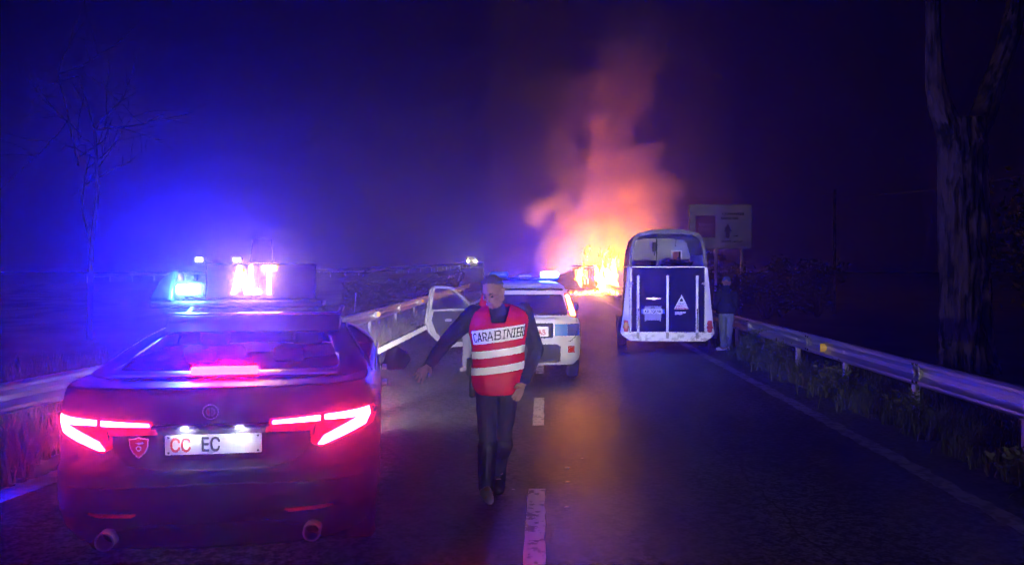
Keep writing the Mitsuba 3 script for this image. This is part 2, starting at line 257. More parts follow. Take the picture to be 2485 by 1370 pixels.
n = 26000; y = 1 + 54 * rng.random(n) ** 1.7; x = _ledge(y) - .2 - np.abs(rng.random(n)) ** 1.1 * 1.8
cl = meshkit.noise(np.stack([x * 1.8, y * 1.2, 0 * x], 1), 3); keep = cl > .42
g1 = blades(on_ground(x[keep], y[keep]), rng, .08, .46, .011, .95); tag(obj('grass', g1, 'dry_grass', smooth=False), 'pale tangled grass between the left edge line and the guard rail', 'grass', kind='stuff')
n = 14000; y = 3 + 45 * rng.random(n) ** 1.6; x = -5.8 - rng.random(n) * 5
g2 = blades(on_ground(x, y), rng, .1, .5, .008, .8); tag(obj('grass', g2, 'grass', smooth=False), 'dark long grass behind the left guard rail', 'grass', kind='stuff')
n = 14000; y = 3.2 + 36 * rng.random(n) ** 1.5; x = 4.02 + rng.random(n) ** 1.2 * 1.6
cl = meshkit.noise(np.stack([x * 2, y * 1.6, 0 * x], 1), 8); keep = cl > .45
g3 = blades(on_ground(x[keep], y[keep]), rng, .05, .3, .007, .9); tag(obj('grass', g3, 'weed', smooth=False), 'thin weeds under the right guard rail', 'grass', kind='stuff')
def tuft(x, y, h, sp, n, seed, leafy=False):
    r_ = np.random.default_rng(seed); a = r_.uniform(0, 2 * np.pi, n); d = np.abs(r_.normal(0, sp, n)); px, py = x + d * np.cos(a), y + d * np.sin(a) * 1.2
    m = blades(on_ground(px, py), r_, h * .45, h, .008 if leafy else .006, .95)
    if not leafy: return m, None
    c = on_ground(px, py) + R([0, 0, 1]) * (r_.uniform(.2, .9, n) * h)[:, None] + r_.normal(0, .05, (n, 3)); return m, leaves(c, r_, .035)
def leaves(c, r_, s):
    n = len(c); d = r_.normal(size=(n, 3)); d /= np.linalg.norm(d, axis=1, keepdims=True); e = np.cross(d, r_.normal(size=(n, 3))); e /= np.linalg.norm(e, axis=1, keepdims=True) + 1e-9
    L = (s * r_.uniform(.6, 1.5, n))[:, None]; v = np.stack([c - d * L, c + e * L * .4, c + d * L, c - e * L * .4], 1).reshape(-1, 3); a = np.arange(n)[:, None] * 4
    return trimesh.Trimesh(v, np.vstack([a + [0, 1, 2], a + [0, 2, 3]]), process=False)
ORD = ['nearest', 'second', 'third', 'fourth', 'fifth', 'sixth', 'seventh', 'eighth', 'ninth', 'farthest']
for i, (x, y, h, sp, nn, lf) in enumerate([(4.1, 6.5, .25, .11, 150, 1), (4.15, 7.3, .3, .11, 160, 1), (4.22, 8.3, .40, .12, 220, 0), (4.28, 9.1, .42, .13, 260, 0), (4.3, 9.9, .38, .15, 240, 1), (4.2, 10.9, .46, .18, 320, 0), (4.25, 12.2, .44, .2, 360, 1), (4.2, 13.6, .5, .2, 360, 0), (4.25, 15.2, .55, .22, 420, 1), (4.3, 16.9, .6, .22, 420, 1)]):
    t = thing('weed_clump', f'{"broad leaved" if lf else "thin stemmed"} weed clump under the right guard rail, {ORD[i]} of the row from the front', 'weed', 'weed clumps along the foot of the right guard rail')
    m1, m2 = tuft(x, y, h, sp, nn, 40 + i, lf)
    obj('stem', m1, 'weed', t, smooth=False)
    if m2 is not None: tag(obj('leaf_spray', m2, 'weed', t, smooth=False), kind='stuff')
def shrub(name, label, c, size, n, seed, ls, mat='leaf', group=None):
    r_ = np.random.default_rng(seed); c = R(c, float); t = thing(name, label, 'shrub', group)
    k = 14; cs = c + r_.uniform(-1, 1, (k, 3)) * R(size) * .62 + [0, 0, size[2]]; rad = r_.uniform(.25, .5, k) * min(size)
    i = r_.integers(0, k, n); d = r_.normal(size=(n, 3)); d /= np.linalg.norm(d, axis=1, keepdims=True)
    pts = cs[i] + d * (rad[i] * r_.random(n) ** .4)[:, None]; pts = pts[pts[:, 2] > c[2] - .2]
    obj('foliage', leaves(pts, r_, ls), mat, t, smooth=False)
    st = [tube(np.linspace(c - [0, 0, .2], q, 4) + R([[0, 0, 0], [.04, 0, .1], [-.03, .02, .1], [0, 0, 0]]), [.04, .03, .02, .008], 5) for q in cs]
    obj('stem', cat(*st), 'twig', t, smooth=True); return t
for i, (x, y, sx, sz) in enumerate([(7.4, 33, 1.3, 1.0), (9.6, 36, 1.8, 1.2), (12.5, 38, 2.2, 1.4), (6.3, 42, 1.2, 1.0), (8.6, 47, 1.8, 1.6), (10.6, 50, 1.6, 1.9), (13.0, 47, 2.0, 1.6)]):
    shrub('bush', ['low dark bush beyond the right guard rail, first past the standing bystander', 'wide dark bush beyond the right guard rail, left of the utility pole foot', 'broad dark bush spreading round the foot of the utility pole', 'small dark bush half hidden behind the horse trailer', 'tall bush in the fire glow left under the billboard', 'tallest bush in the fire glow straight under the billboard', 'broad bush in the fire glow right of the billboard posts'][i], (x, y, -.3), (sx, 1.3, sz), 1700, 60 + i, .09, group='bushes in the fire glow below the billboard' if i > 3 else 'low bushes beyond the right guard rail')
for i, (x, y, sx, sz) in enumerate([(-8.2, 40, 1.7, .7), (-10.0, 46, 2.2, .9), (-8.0, 52, 2.0, .9), (-11.5, 58, 2.6, 1.1), (-7.2, 61, 1.6, 1.0)]):
    shrub('bush', 'scrubby bush behind the left guard rail, ' + ['nearest of five', 'second of five', 'third of five', 'broadest of five', 'farthest of five'][i], (x, y, -.3), (sx, 1.6, sz), 1700, 80 + i, .09, group='scrubby bushes behind the left guard rail')
def woods(pts, seed, n_each, ls):
    r_ = np.random.default_rng(seed); out = []
    for (x, y, w, h) in pts:
        k = 16; cs = R([x, y, 0]) + np.stack([r_.uniform(-w, w, k), r_.uniform(-w, w, k), r_.uniform(.1, 1, k) * h], 1); i = r_.integers(0, k, n_each)
        out.append(leaves(cs[i] + r_.normal(0, w * .3, (n_each, 3)), r_, ls))
    return cat(*out)
tag(obj('woods', woods([(27 + 3.1 * i + (i % 3), 42 + 4.5 * i, 3.0, 6 + (i * 7) % 3) for i in range(12)], 5, 2600, .22), 'leaf', smooth=False), 'dark mass of woodland beyond the right verge', 'woods', kind='stuff')
def branch(p, d, L, r, depth, rr, out):
    n = 6; pts = [p]; q = R(p, float); dd = R(d, float)
    for i in range(n): dd = dd + rr.normal(0, .10, 3); dd[2] += .02; dd /= np.linalg.norm(dd); q = q + dd * L / n; pts.append(q)
    out.append(tube(R(pts), np.linspace(r, r * .5, n + 1), 6))
    if depth == 0: return
    for i in range(3 if depth > 1 else 4):
        k = rr.integers(2, n + 1); nd = dd * .6 + rr.normal(0, .6, 3); nd /= np.linalg.norm(nd); branch(pts[k], nd, L * rr.uniform(.5, .75), r * .5, depth - 1, rr, out)
def bare_tree():
    t = thing('bare_tree', 'thin bare tree rising ghostly in the blue haze left of the patrol car', 'tree'); rr = np.random.default_rng(21)
    obj('trunk', tube(R([(-14.05, 25, -.4), (-14.0, 25, 1.2), (-13.95, 25, 2.6), (-13.75, 25, 4.2), (-13.78, 25, 5.2), (-13.82, 25, 6.1)]), [.10, .085, .07, .06, .05, .045], 8), 'twig', t)
    out = []
    for a in ([(-13.82, 25, 6.1), (1, 0, .35), 2.2, .05], [(-13.82, 25, 6.1), (.6, .2, .9), 1.8, .045], [(-13.98, 25, 2.5), (-.35, 0, 1), 3.0, .06], [(-14.3, 25, 5.3), (.8, 0, .5), 1.1, .05], [(-14.35, 25, 5.0), (-.3, .1, 1), 3.0, .055], [(-13.78, 25, 5.2), (-.7, 0, .25), .9, .05], [(-14.3, 25, 6.0), (-1, 0, .8), 2.2, .04], [(-13.82, 25, 6.1), (-.1, 0, 1), 1.9, .045]):
        branch(R(a[0], float), R(a[1], float) / np.linalg.norm(a[1]), a[2], a[3] * .65, 2, rr, out)
    obj('crown', cat(*out), 'twig', t)
bare_tree()
def bark_tube(pts, rad, seed, sides=110, n=150):
    pts = R(pts, float); s = np.linspace(0, len(pts) - 1, n); p = np.stack([PchipInterpolator(np.arange(len(pts)), pts[:, i])(s) for i in range(3)], 1); r = PchipInterpolator(np.arange(len(pts)), rad)(s)
    an = np.arange(sides) * 2 * np.pi / sides; A, S = np.meshgrid(an, np.linspace(0, 1, n)); L = np.linalg.norm(np.diff(pts, axis=0), axis=1).sum()
    q = np.stack([np.cos(A) * 4.2, np.sin(A) * 4.2, S * L * .9], -1); w = meshkit.fbm(q + .6 * meshkit.noise(q * .7, 9)[..., None], 3, seed); ridge = 1 - np.abs(2 * w - 1) * 2.2
    rr = r[:, None] * (1 + .34 * np.clip(ridge, -.6, 1) - .05 * meshkit.noise(q * 4, 2))
    v = np.stack([p[:, None, 0] + rr * np.cos(A), p[:, None, 1] + rr * np.sin(A), p[:, None, 2] + 0 * A], -1); return loft(v)
def pine():
    t = thing('pine_tree', 'thick forked pine with deeply ridged bark beyond the right guard rail', 'tree')
    obj('trunk', bark_tube([(8.92, 17.6, -.5), (8.87, 17.6, .2), (8.82, 17.6, 1.5), (8.78, 17.6, 3.0), (8.76, 17.6, 4.2), (8.74, 17.6, 4.95)], [.55, .42, .39, .375, .37, .34], 4), 'bark', t, smooth=40)
    obj('limb', bark_tube([(8.66, 17.6, 4.3), (8.42, 17.6, 4.9), (8.2, 17.55, 5.5), (8.1, 17.5, 6.3), (8.0, 17.4, 8.5)], [.24, .22, .17, .13, .1], 6, 40, 50), 'bark', t, smooth=40)
    obj('limb', bark_tube([(8.84, 17.6, 4.3), (9.15, 17.7, 4.9), (9.5, 17.8, 5.8), (9.9, 17.9, 7.0), (10.2, 18, 9.0)], [.24, .22, .19, .16, .13], 7, 40, 50), 'bark', t, smooth=40)
    rr = np.random.default_rng(3); c = R([9.2, 18, 11.2]) + rr.normal(0, 1, (9000, 3)) * [2.2, 1.6, .8]; obj('crown', leaves(c, rr, .16), 'leaf', t, smooth=False)
pine()
# ------------------------------------------------------------------ pole, wires, billboard
def pole():
    t = thing('utility_pole', 'slim dark utility pole carrying one thin wire', 'pole')
    obj('shaft', tube([(13.93, 40, -.5), (13.93, 40, 5.6)], [.09, .07], 10), 'bark', t); 
    for z in (5.45, 5.25, 2.85): obj('insulator', trimesh.creation.icosphere(1, .05).apply_translation([13.93, 39.9, z]), 'glint', t)
    s = np.linspace(0, 1, 24); a, b = R([13.93, 39.9, 5.3]), R([8.6, 9.0, 3.5]); pts = a + (b - a) * s[:, None]; pts[:, 2] -= 1.1 * 4 * s * (1 - s) * .25
    tag(obj('wire', tube(pts, .007, 5), 'wire_metal', None), 'thin pale wire strung from the utility pole past the pine', 'wire')
pole()
def billboard():
    t = thing('billboard', 'pale roadside billboard with a dark red square and a black upward arrow', 'billboard'); Y = 45.0; ty = flat(Y)
    q = lambda x, z: (7.953 + x, 2.95 + z)
    obj('board', bx(7.953, 11.22, Y, Y + .12, 2.93, 5.22), 'board_white', t, smooth=False)
    fr = [bx(7.90, 11.27, Y - .03, Y + .14, 5.222, 5.27), bx(7.90, 11.27, Y - .03, Y + .14, 2.88, 2.928), bx(7.90, 7.951, Y - .03, Y + .14, 2.93, 5.22), bx(11.222, 11.27, Y - .03, Y + .14, 2.93, 5.22)]
    obj('frame', cat(*fr), 'post_metal', t, smooth=False)
    obj('red_panel', bx(8.24, 9.31, Y - .012, Y - .004, 3.49, 4.68), 'board_red', t, smooth=False)
    obj('lettering', blur_line(8.42, 9.12, 4.12, .17, Y - .013, .004, 1), 'board_pale', t, smooth=False)
    obj('lettering', text_on('ÇOBRA', 8.40, 3.86, .17, ty, .014, .70), 'board_pale', t, smooth=False)
    obj('arrow', prism_xz(Polygon([(9.86, 3.47), (10.07, 3.47), (10.07, 3.82), (10.20, 3.82), (9.97, 4.24), (9.75, 3.82), (9.86, 3.82)]), Y - .012, Y - .004), 'board_ink', t, smooth=False)
    obj('lettering', blur_line(9.66, 10.86, 4.70, .15, Y - .005, .004, 2), 'board_ink', t, smooth=False)
    obj('lettering', blur_line(9.60, 10.55, 4.47, .15, Y - .005, .004, 3), 'board_ink', t, smooth=False)
    obj('rule', bx(9.60, 10.75, Y - .012, Y - .004, 3.26, 3.31), 'board_ink', t, smooth=False)
    obj('lettering', blur_line(10.28, 10.52, 3.54, .09, Y - .005, .004, 4), 'board_ink', t, smooth=False)
    for x in (8.35, 9.38, 10.76): obj('post', bx(x - .06, x + .06, Y + .125, Y + .25, -.6, 5.1), 'post_metal', t, smooth=False)
billboard()
# ------------------------------------------------------------------ car shells
def ring_plan(w, yr, yf, Rr, Rf, n=3.0, k=33):
    t = np.linspace(-np.pi / 2, np.pi / 2, k); s = np.sign(np.sin(t)) * np.abs(np.sin(t)) ** (2 / n); c = np.abs(np.cos(t)) ** (2 / n)
    rear = np.stack([w * s, yr + Rr * (1 - c)], 1); front = np.stack([w * s, yf - Rf * (1 - c)], 1)[::-1]
    ys = np.linspace(yr + Rr, yf - Rf, 12)[1:-1]
    return np.vstack([rear, np.stack([0 * ys + w, ys], 1), front, np.stack([0 * ys - w, ys[::-1]], 1)])
class Shell:
    def __init__(s, tab, Rr, Rf, n=3.0, droop=None):
        s.tab, s.Rr, s.Rf, s.n, s.droop = R(tab, float), Rr, Rf, n, droop
    def solid(s, grow=0.0):
        rs = []
        for z, w, yr, yf in s.tab:
            r = ring_plan(w + grow, yr - grow, yf + grow, s.Rr, s.Rf, s.n); zz = np.full(len(r), z + 0.0)
            if s.droop: zz = zz * s.droop(r[:, 1])
            rs.append(np.column_stack([r, zz]))
        return loft(rs)
    def rear(s, x, z):
        w, yr = np.interp(z, s.tab[:, 0], s.tab[:, 1]), np.interp(z, s.tab[:, 0], s.tab[:, 2]); u = np.clip(np.abs(x) / w, 0, .999)
        return yr + s.Rr * (1 - (1 - u ** s.n) ** (1 / s.n))
def cyl_x(x0, x1, y, z, r, k=40):
    m = trimesh.creation.cylinder(r, x1 - x0, sections=k); m.apply_transform(trimesh.transformations.rotation_matrix(np.pi / 2, [0, 1, 0])); m.apply_translation([(x0 + x1) / 2, y, z]); return m
def wheels(t, xf, tw, ys, r, hw=.1):
    for y in ys:
        for s in (-1, 1):
            x = s * tw; ty = obj('tyre', trimesh.creation.revolve(R([(r * .62, -hw), (r * .9, -hw), (r, -hw * .7), (r, hw * .7), (r * .9, hw), (r * .62, hw), (r * .62, -hw)]), sections=36).apply_transform(trimesh.transformations.rotation_matrix(np.pi / 2, [0, 1, 0])).apply_translation([x, y, r]), 'tyre', t, xf=xf)
            spokes = [bx(-.02, .02, -.03, .03, .03, r * .6).apply_transform(trimesh.transformations.rotation_matrix(a, [1, 0, 0])) for a in np.arange(5) * 2 * np.pi / 5]
            obj('rim', cat(trimesh.creation.cylinder(r * .2, .06).apply_transform(trimesh.transformations.rotation_matrix(np.pi / 2, [0, 1, 0])), *spokes).apply_translation([x + s * .06, y, r]), 'rim', t, smooth=False, xf=xf)
def side_prism(poly, x0, x1):
    """polygon in (y, z) extruded along x"""
    m = trimesh.creation.extrude_polygon(poly, x1 - x0, engine='earcut'); v = m.vertices; return trimesh.Trimesh(np.stack([v[:, 2] + x0, v[:, 0], v[:, 1]], 1), m.faces, process=False)
def pose(x, y, yaw, z=0): return T().translate([x, y, z]).rotate([0, 0, 1], yaw)
def rpoly(pts, r=.01): return Polygon(pts).buffer(-r).buffer(2 * r).buffer(-r)
SEDAN = [(.20, 0.772, .22, 4.45), (.27, 0.868, .09, 4.56), (.36, 0.912, .03, 4.62), (.455, 0.934, .005, 4.64), (.475, 0.938, .02, 4.64), (.52, 0.941, .012, 4.64), (.60, 0.946, .018, 4.63), (.66, 0.948, .03, 4.61), (.70, 0.948, .034, 4.6), (.712, 0.946, .062, 4.6), (.80, 0.944, .07, 4.58),
         (.90, 0.938, .062, 4.56), (.97, 0.932, .045, 4.54), (1.05, 0.919, .03, 4.5), (1.12, 0.897, .012, 4.46), (1.165, 0.873, -.006, 4.42), (1.18, 0.859, .015, 4.4)]
CABIN = [(1.12, .885, .30, 3.6), (1.19, .865, .50, 3.35), (1.28, .79, .88, 2.95), (1.36, .715, 1.24, 2.65), (1.405, .65, 1.52, 2.4), (1.43, .56, 1.75, 2.2), (1.437, .45, 1.85, 2.1)]
droop = lambda y: 1 - .2 * smooth01(2.7, 4.5, y)
def sedan(label, name, xf, paint='navy_paint', group=None):
    t = thing(name, label, 'car', group)
    B, G = Shell(SEDAN, .55, .6, 3.2, droop), Shell(CABIN, .35, .5, 3.0)
    body = man_of(B.solid())
    for y in (.95, 3.75): body = body - man_of(cyl_x(-1.2, 1.2, y, .33, .38))
    obj('body', mesh_of(body), paint, t, smooth=28, xf=xf)
    inner = Shell([(a, b - .035, c + .07, d - .05) for a, b, c, d in CABIN[:-2]] + [(1.405, .54, 1.7, 2.25)], .35, .5, 3.0)
    cab = man_of(G.solid()) - man_of(inner.solid())
    rw = rpoly([(-.70, 1.205), (.70, 1.205), (.56, 1.372), (.3, 1.384), (-.3, 1.384), (-.56, 1.372)], .02)
    sw = Polygon([(.95, 1.16), (1.15, 1.235), (1.75, 1.37), (2.2, 1.385), (2.75, 1.25), (2.95, 1.16)])
    cab = cab - man_of(prism_xz(rw, .2, 1.9)) - man_of(side_prism(sw, -1.2, 1.2))
    obj('cabin', mesh_of(cab), paint, t, smooth=28, xf=xf)
    obj('rear_window', decal(rw, lambda x, z: G.rear(x, z) + .012, 0, .006, .04), 'tinted_pane', t, smooth=30, xf=xf)
    for s in (-1, 1):
        m = trimesh.creation.extrude_polygon(sw, .004, engine='earcut'); m = mesh_of(man_of(m).refine_to_length(.08)); v = m.vertices
        w = np.interp(v[:, 1], [c[0] for c in CABIN], [c[1] for c in CABIN]) - .012 + v[:, 2]
        obj('side_window', trimesh.Trimesh(np.stack([s * w, v[:, 0], v[:, 1]], 1), m.faces if s > 0 else m.faces[:, ::-1], process=False), 'tinted_pane', t, smooth=30, xf=xf)
    return t, B, G
def fold(m, f): return moved(m, f)
# ------------------------------------------------------------------ patrol car in the left lane
LX = pose(-1.88, 4.57, 11.0); LB = LX @ T().translate([.085, 0, 0])
t, B, G = sedan('dark navy police saloon with lit red tail lamps and an amber roof sign', 'patrol_car', LX)
PC = t
wheels(t, LX, .81, (.95, 3.75), .33)
for s in (-1, 1):    # tail lamps: an outer hook on the wing, an inner bar on the lid
    sx = lambda pts: rpoly([(s * a * .975, b) for a, b in pts][::s], .004)
    hs = obj('tail_lamp', decal(sx([(.30, .905), (.33, .985), (.60, 1.0), (.93, 1.01), (.955, .97), (.93, .90), (.62, .80), (.56, .83), (.56, .90)]), B.rear, .006, .03, .03), 'red_lens', t, smooth=30, xf=LX)
    rad = (60, 1.5, 5.0) if s else 0
    outer = sx([(.645, .995), (.645, .962), (.84, .958), (.64, .868), (.60, .815), (.64, .815), (.885, .905), (.915, .965), (.905, 1.008)])
    lamp('light_guide', decal(outer, B.rear, .012, .01, .03), R(rad) * 2.5, hs, 4.0, xf=LX)
    lamp('light_guide', decal(sx([(.345, .952), (.345, .972), (.62, .993), (.62, .958)]), B.rear, .012, .01, .03), R(rad) * 2.5, hs, 3.0, xf=LX)
    obj('reflector', decal(sx([(.40, .47), (.44, .452), (.62, .452), (.74, .472)]), B.rear, .006, .01, .03), 'red_lens', t, xf=LX)
brk = lamp('brake_lamp', rbox(-.20, .20, .44, .48, 1.192, 1.244, .012), (130, .5, .5), t, 3.5, xf=LX)
obj('number_plate', decal(rpoly([(-.255, .79), (.275, .79), (.275, .902), (-.255, .902)], .006), flat(.055), .0, .008, .3), 'plate_white', t, smooth=False, xf=LX)
pk = f'{t}__number_plate'
obj('lettering', text_on('CC', -.225, .808, .078, flat(.055), .0005, .11), 'ink_red', pk, smooth=False, xf=LX)
obj('lettering', text_on('EC', -.055, .808, .078, flat(.055), .0005, .10), 'ink_black', pk, smooth=False, xf=LX)
for X in (-.235, .255):
    for Z in (.803, .889): obj('screw', rbox(X - .006, X + .006, .049, .055, Z - .006, Z + .006, .003), 'ink_black', pk, xf=LX)
obj('plate_surround', decal(rpoly([(-.30, .765), (.30, .765), (.30, .93), (-.30, .93)], .02).difference(sbox(-.257, .788, .277, .904)), B.rear, .004, .02, .05), 'black_plastic', t, xf=LX)
obj('plate_lamp_strip', decal(sbox(-.32, .945, .32, .962), B.rear, .035, .05, .05), 'navy_paint', t, xf=LX)
for X in (-.15, -.13, .15, .17): lamp('plate_lamp', rbox(X - .007, X + .007, .008, .022, .938, .946, .003), (1100, 1150, 1200), t, .7, xf=LX)
def shield(cx, cz, w, h): return Polygon([(cx, cz + h * .5), (cx + w * .2, cz + h * .42), (cx + w * .5, cz + h * .40), (cx + w * .48, cz + .05 * h), (cx + w * .33, cz - h * .25), (cx, cz - h * .5), (cx - w * .33, cz - h * .25), (cx - w * .48, cz + .05 * h), (cx - w * .5, cz + h * .40), (cx - w * .2, cz + h * .42)])
sh = obj('crest', decal(shield(-.40, .835, .108, .125), B.rear, .006, .012, .02), 'badge_line', t, smooth=False, xf=LX)
obj('field', decal(shield(-.40, .835, .094, .109), B.rear, .008, .006, .02), 'badge_red', sh, smooth=False, xf=LX)
ring = Point(-.40, .83).buffer(.016).difference(Point(-.40, .83).buffer(.009)); obj('device', decal(ring, B.rear, .0095, .004, .01), 'badge_line', sh, smooth=False, xf=LX)
obj('device', decal(Polygon([(-.42, .862), (-.375, .868), (-.37, .857), (-.40, .852)]), B.rear, .0095, .004, .01), 'badge_line', sh, smooth=False, xf=LX)
em = obj('emblem', decal(Point(0, 1.035).buffer(.044), B.rear, .008, .014, .02), 'chrome', t, smooth=False, xf=LX)
obj('disc', decal(Point(0, 1.035).buffer(.040), B.rear, .0095, .006, .02), 'navy_paint', em, smooth=False, xf=LX)
obj('device', decal(Point(0, 1.035).buffer(.027).difference(sbox(-.003, .9, .003, 1.2)), B.rear, .011, .004, .02), 'rim', em, smooth=False, xf=LX)
obj('device', decal(sbox(-.02, 1.031, -.004, 1.039).union(sbox(-.016, 1.02, -.008, 1.05)), B.rear, .0122, .004, .02), 'badge_red', em, smooth=False, xf=LX)
obj('device', decal(Polygon([(.006, 1.018), (.012, 1.018), (.018, 1.036), (.012, 1.053), (.008, 1.048), (.012, 1.036)]), B.rear, .0122, .004, .02), 'ink_black', em, smooth=False, xf=LX)
lid = [(-.60, 1.0), (-.56, .83), (-.50, .72)]
obj('lid_seam', cat(*[tube(R([(s * a, float(B.rear(R([a]), R([b]))[0]) - .001, b) for a, b in [(.585, 1.0), (.56, .86), (.53, .80), (.46, .735), (.30, .705), (.0, .70)]]), .004, 6) for s in (-1, 1)]), 'seam', t, xf=LX)
obj('bumper_crease', tube(R([(x, float(B.rear(R([x]), R([.625]))[0]) - .002, .625 - .02 * abs(x)) for x in np.linspace(-.85, .85, 25)]), .006, 6), 'navy_paint', t, xf=LX)
obj('diffuser', decal(rpoly([(-.62, .24), (.62, .24), (.55, .36), (.36, .405), (-.36, .405), (-.55, .36)], .02), B.rear, .012, .03, .05), 'black_plastic', t, xf=LX)
for s in (-1, 1):
    m = trimesh.creation.annulus(.042, .052, .16).apply_transform(trimesh.transformations.rotation_matrix(np.pi / 2, [1, 0, 0])).apply_translation([s * .56, .06, .335]); obj('exhaust_pipe', m, 'rim', t, xf=LX)
# parcel shelf, seats and head rests behind the rear window
obj('parcel_shelf', bx(-.68, .68, .42, 1.15, 1.183, 1.19), 'interior', t, smooth=False, xf=LX)
for x in (-.36, .36):
    obj('seat', cat(rbox(x - .24, x + .24, 1.95, 2.08, 1.12, 1.24, .05), rbox(x - .12, x + .12, 1.98, 2.07, 1.22, 1.36, .04)), 'seat_cloth', t, xf=LX)
for x in (-.3, .3): obj('head_rest', rbox(x - .11, x + .11, 1.20, 1.27, 1.18, 1.29, .03), 'seat_cloth', t, xf=LX)
# right side trim, handles, mirrors
def lineon(pts, r, mat, name): obj(name, tube(R(pts), r, 6), mat, t, xf=LX)
cw = lambda z: float(np.interp(z, [c[0] for c in CABIN], [c[1] for c in CABIN]))
for s in (-1, 1):
    path = [(.90, 1.165), (1.0, 1.20), (1.2, 1.265), (1.5, 1.335), (1.8, 1.385), (2.15, 1.395), (2.5, 1.335), (2.8, 1.25), (3.0, 1.17)]
    lineon([(s * (cw(z) + .004), y, z) for y, z in path], .011, 'chrome', 'window_trim')
    lineon([(s * (.91 - .0 * y), y, 1.15) for y in np.linspace(.95, 3.0, 8)], .009, 'chrome', 'window_trim')
    for y in (1.45, 2.45): obj('door_handle', rbox(s * .975 - .02, s * .975 + .02, y, y + .2, .96, .99, .009), 'chrome', t, xf=LX)
    pts = R([(s * .97, 3.02, 1.055), (s * 1.01, 3.0, 1.19), (s * 1.09, 3.0, 1.215), (s * 1.18, 3.0, 1.17), (s * 1.215, 3.02, 1.10), (s * 1.15, 3.02, 1.02), (s * 1.02, 3.02, 1.012), (s * 1.0, 3.12, 1.08), (s * 1.10, 3.16, 1.14), (s * 1.17, 3.14, 1.09)]) - [0, 0, .115]
    mir = obj('mirror', mesh_of(hull(np.vstack([p + ICO1 * .012 for p in pts]))), 'black_plastic', t, xf=LX)
    obj('stalk', rbox(s * .96 - .06, s * .96 + .06, 3.02, 3.10, .925, .95, .01), 'black_plastic', mir, xf=LX)
# headlamps of the patrol car: the lamps that light the road and the verge ahead
for s in (-1, 1):
    hl = obj('headlamp', rbox(s * .72 - .16, s * .72 + .16, 4.36, 4.56, .60, .70, .03), 'chrome', t, xf=LX)
    lamp('bulb', rbox(s * .72 - .12, s * .72 + .12, 4.548, 4.572, .615, .685, .01), (1700, 1480, 1600), hl, 5.0, xf=LX)
    scene[f'{hl}__beam'] = {'type': 'spot', 'to_world': LX @ T().translate([s * .72, 4.60, .66]) @ T().look_at(origin=[0, 0, 0], target=[-.035, 1, -.04], up=[0, 0, 1]), 'intensity': {'type': 'rgb', 'value': [560 * DIM, 520 * DIM, 520 * DIM]}, 'cutoff_angle': 25.0, 'beam_width': 4.0, 'sampling_weight': 3.0}
lineon([(.70, 3.0, 1.44), (.72, 2.9, 1.62)], .004, 'wire_metal', 'antenna')
# roof bar: mounting plate, bar, blue pod on the left, LED sign, work lamps
bar = obj('roof_bar', rbox(-.86, .42, 1.72, 2.02, 1.545, 1.60, .02), 'black_plastic', t, xf=LB)
obj('mounting_plate', mesh_of(hull(R([(x, y, z) for x in (-.66, .56) for y, z in ((1.335, 1.395), (1.35, 1.39), (1.49, 1.50), (1.52, 1.49), (1.80, 1.44))]))), 'panel_grey', bar, smooth=False, xf=LB)
for x in (-.60, .52): obj('bracket', hull(np.vstack([R([x, 1.62, 1.45]) + ICO1 * .02, R([x + .03, 1.76, 1.56]) + ICO1 * .02])) if 0 else mesh_of(hull(np.vstack([R([x, 1.56, 1.46]) + ICO1 * .016, R([x + .05, 1.74, 1.55]) + ICO1 * .016]))), 'rim', bar, xf=LB)
obj('cross_rail', tube([(-.67, 1.485, 1.512), (.57, 1.485, 1.512)], .010, 8), 'chrome', bar, xf=LB)
pod = mesh_of(hull(np.vstack([R(p) + ICO1 * .03 for p in [(-.84, 1.78, 1.62), (-.84, 1.98, 1.62), (-.72, 1.74, 1.62), (-.70, 2.0, 1.62), (-.78, 1.80, 1.74), (-.70, 1.80, 1.80), (-.70, 1.98, 1.80)]])))
obj('pod_lens', pod, 'cyan_lens', bar, xf=LB)
obj('beacon_housing', rbox(-.68, -.47, 1.7225, 2.03, 1.635, 1.745, .02), 'cyan_lens', bar, xf=LB)
lamp('beacon', rbox(-.655, -.50, 1.650, 1.722, 1.652, 1.726, .02), R((40, 115, 10500)), bar, 50.0, xf=LB)
sg = obj('sign_panel', rbox(-.47, .36, 1.80, 1.88, 1.605, 1.885, .015), 'sign_black', bar, xf=LB)
obj('louvre', cat(*[bx(-.46, .35, 1.788, 1.80, z, z + .007) for z in np.arange(1.625, 1.88, .0155)]), 'slat_grey', bar, smooth=False, xf=LB)
am = text_on('ALT', -.275, 1.655, .205, flat(1.789), 0, .335, True, .012); lamp('message', am, (110, 52, .2), bar, 9.0, xf=LB)
for x in (-.52, -.24):
    w_ = obj('work_lamp', rbox(x - .035, x + .035, 1.82, 1.90, 1.888, 1.94, .012), 'black_plastic', bar, xf=LB); lamp('lamp_lens', rbox(x - .028, x + .028, 1.806, 1.818, 1.898, 1.932, .005), (14, 14, 16), bar, .4, xf=LB)
obj('mast_head', mesh_of(hull(R([(-.16, 1.9, 1.89), (.02, 1.9, 1.89), (-.13, 1.9, 2.08), (.0, 1.9, 2.08), (-.16, 2.0, 1.89), (.02, 2.0, 1.89), (-.13, 2.0, 2.08), (.0, 2.0, 2.08)]))), 'panel_grey', bar, xf=LB)
tag(f'{bar}__beacon', 'lit blue beacon'); tag(f'{bar}__message', 'amber lit letters')
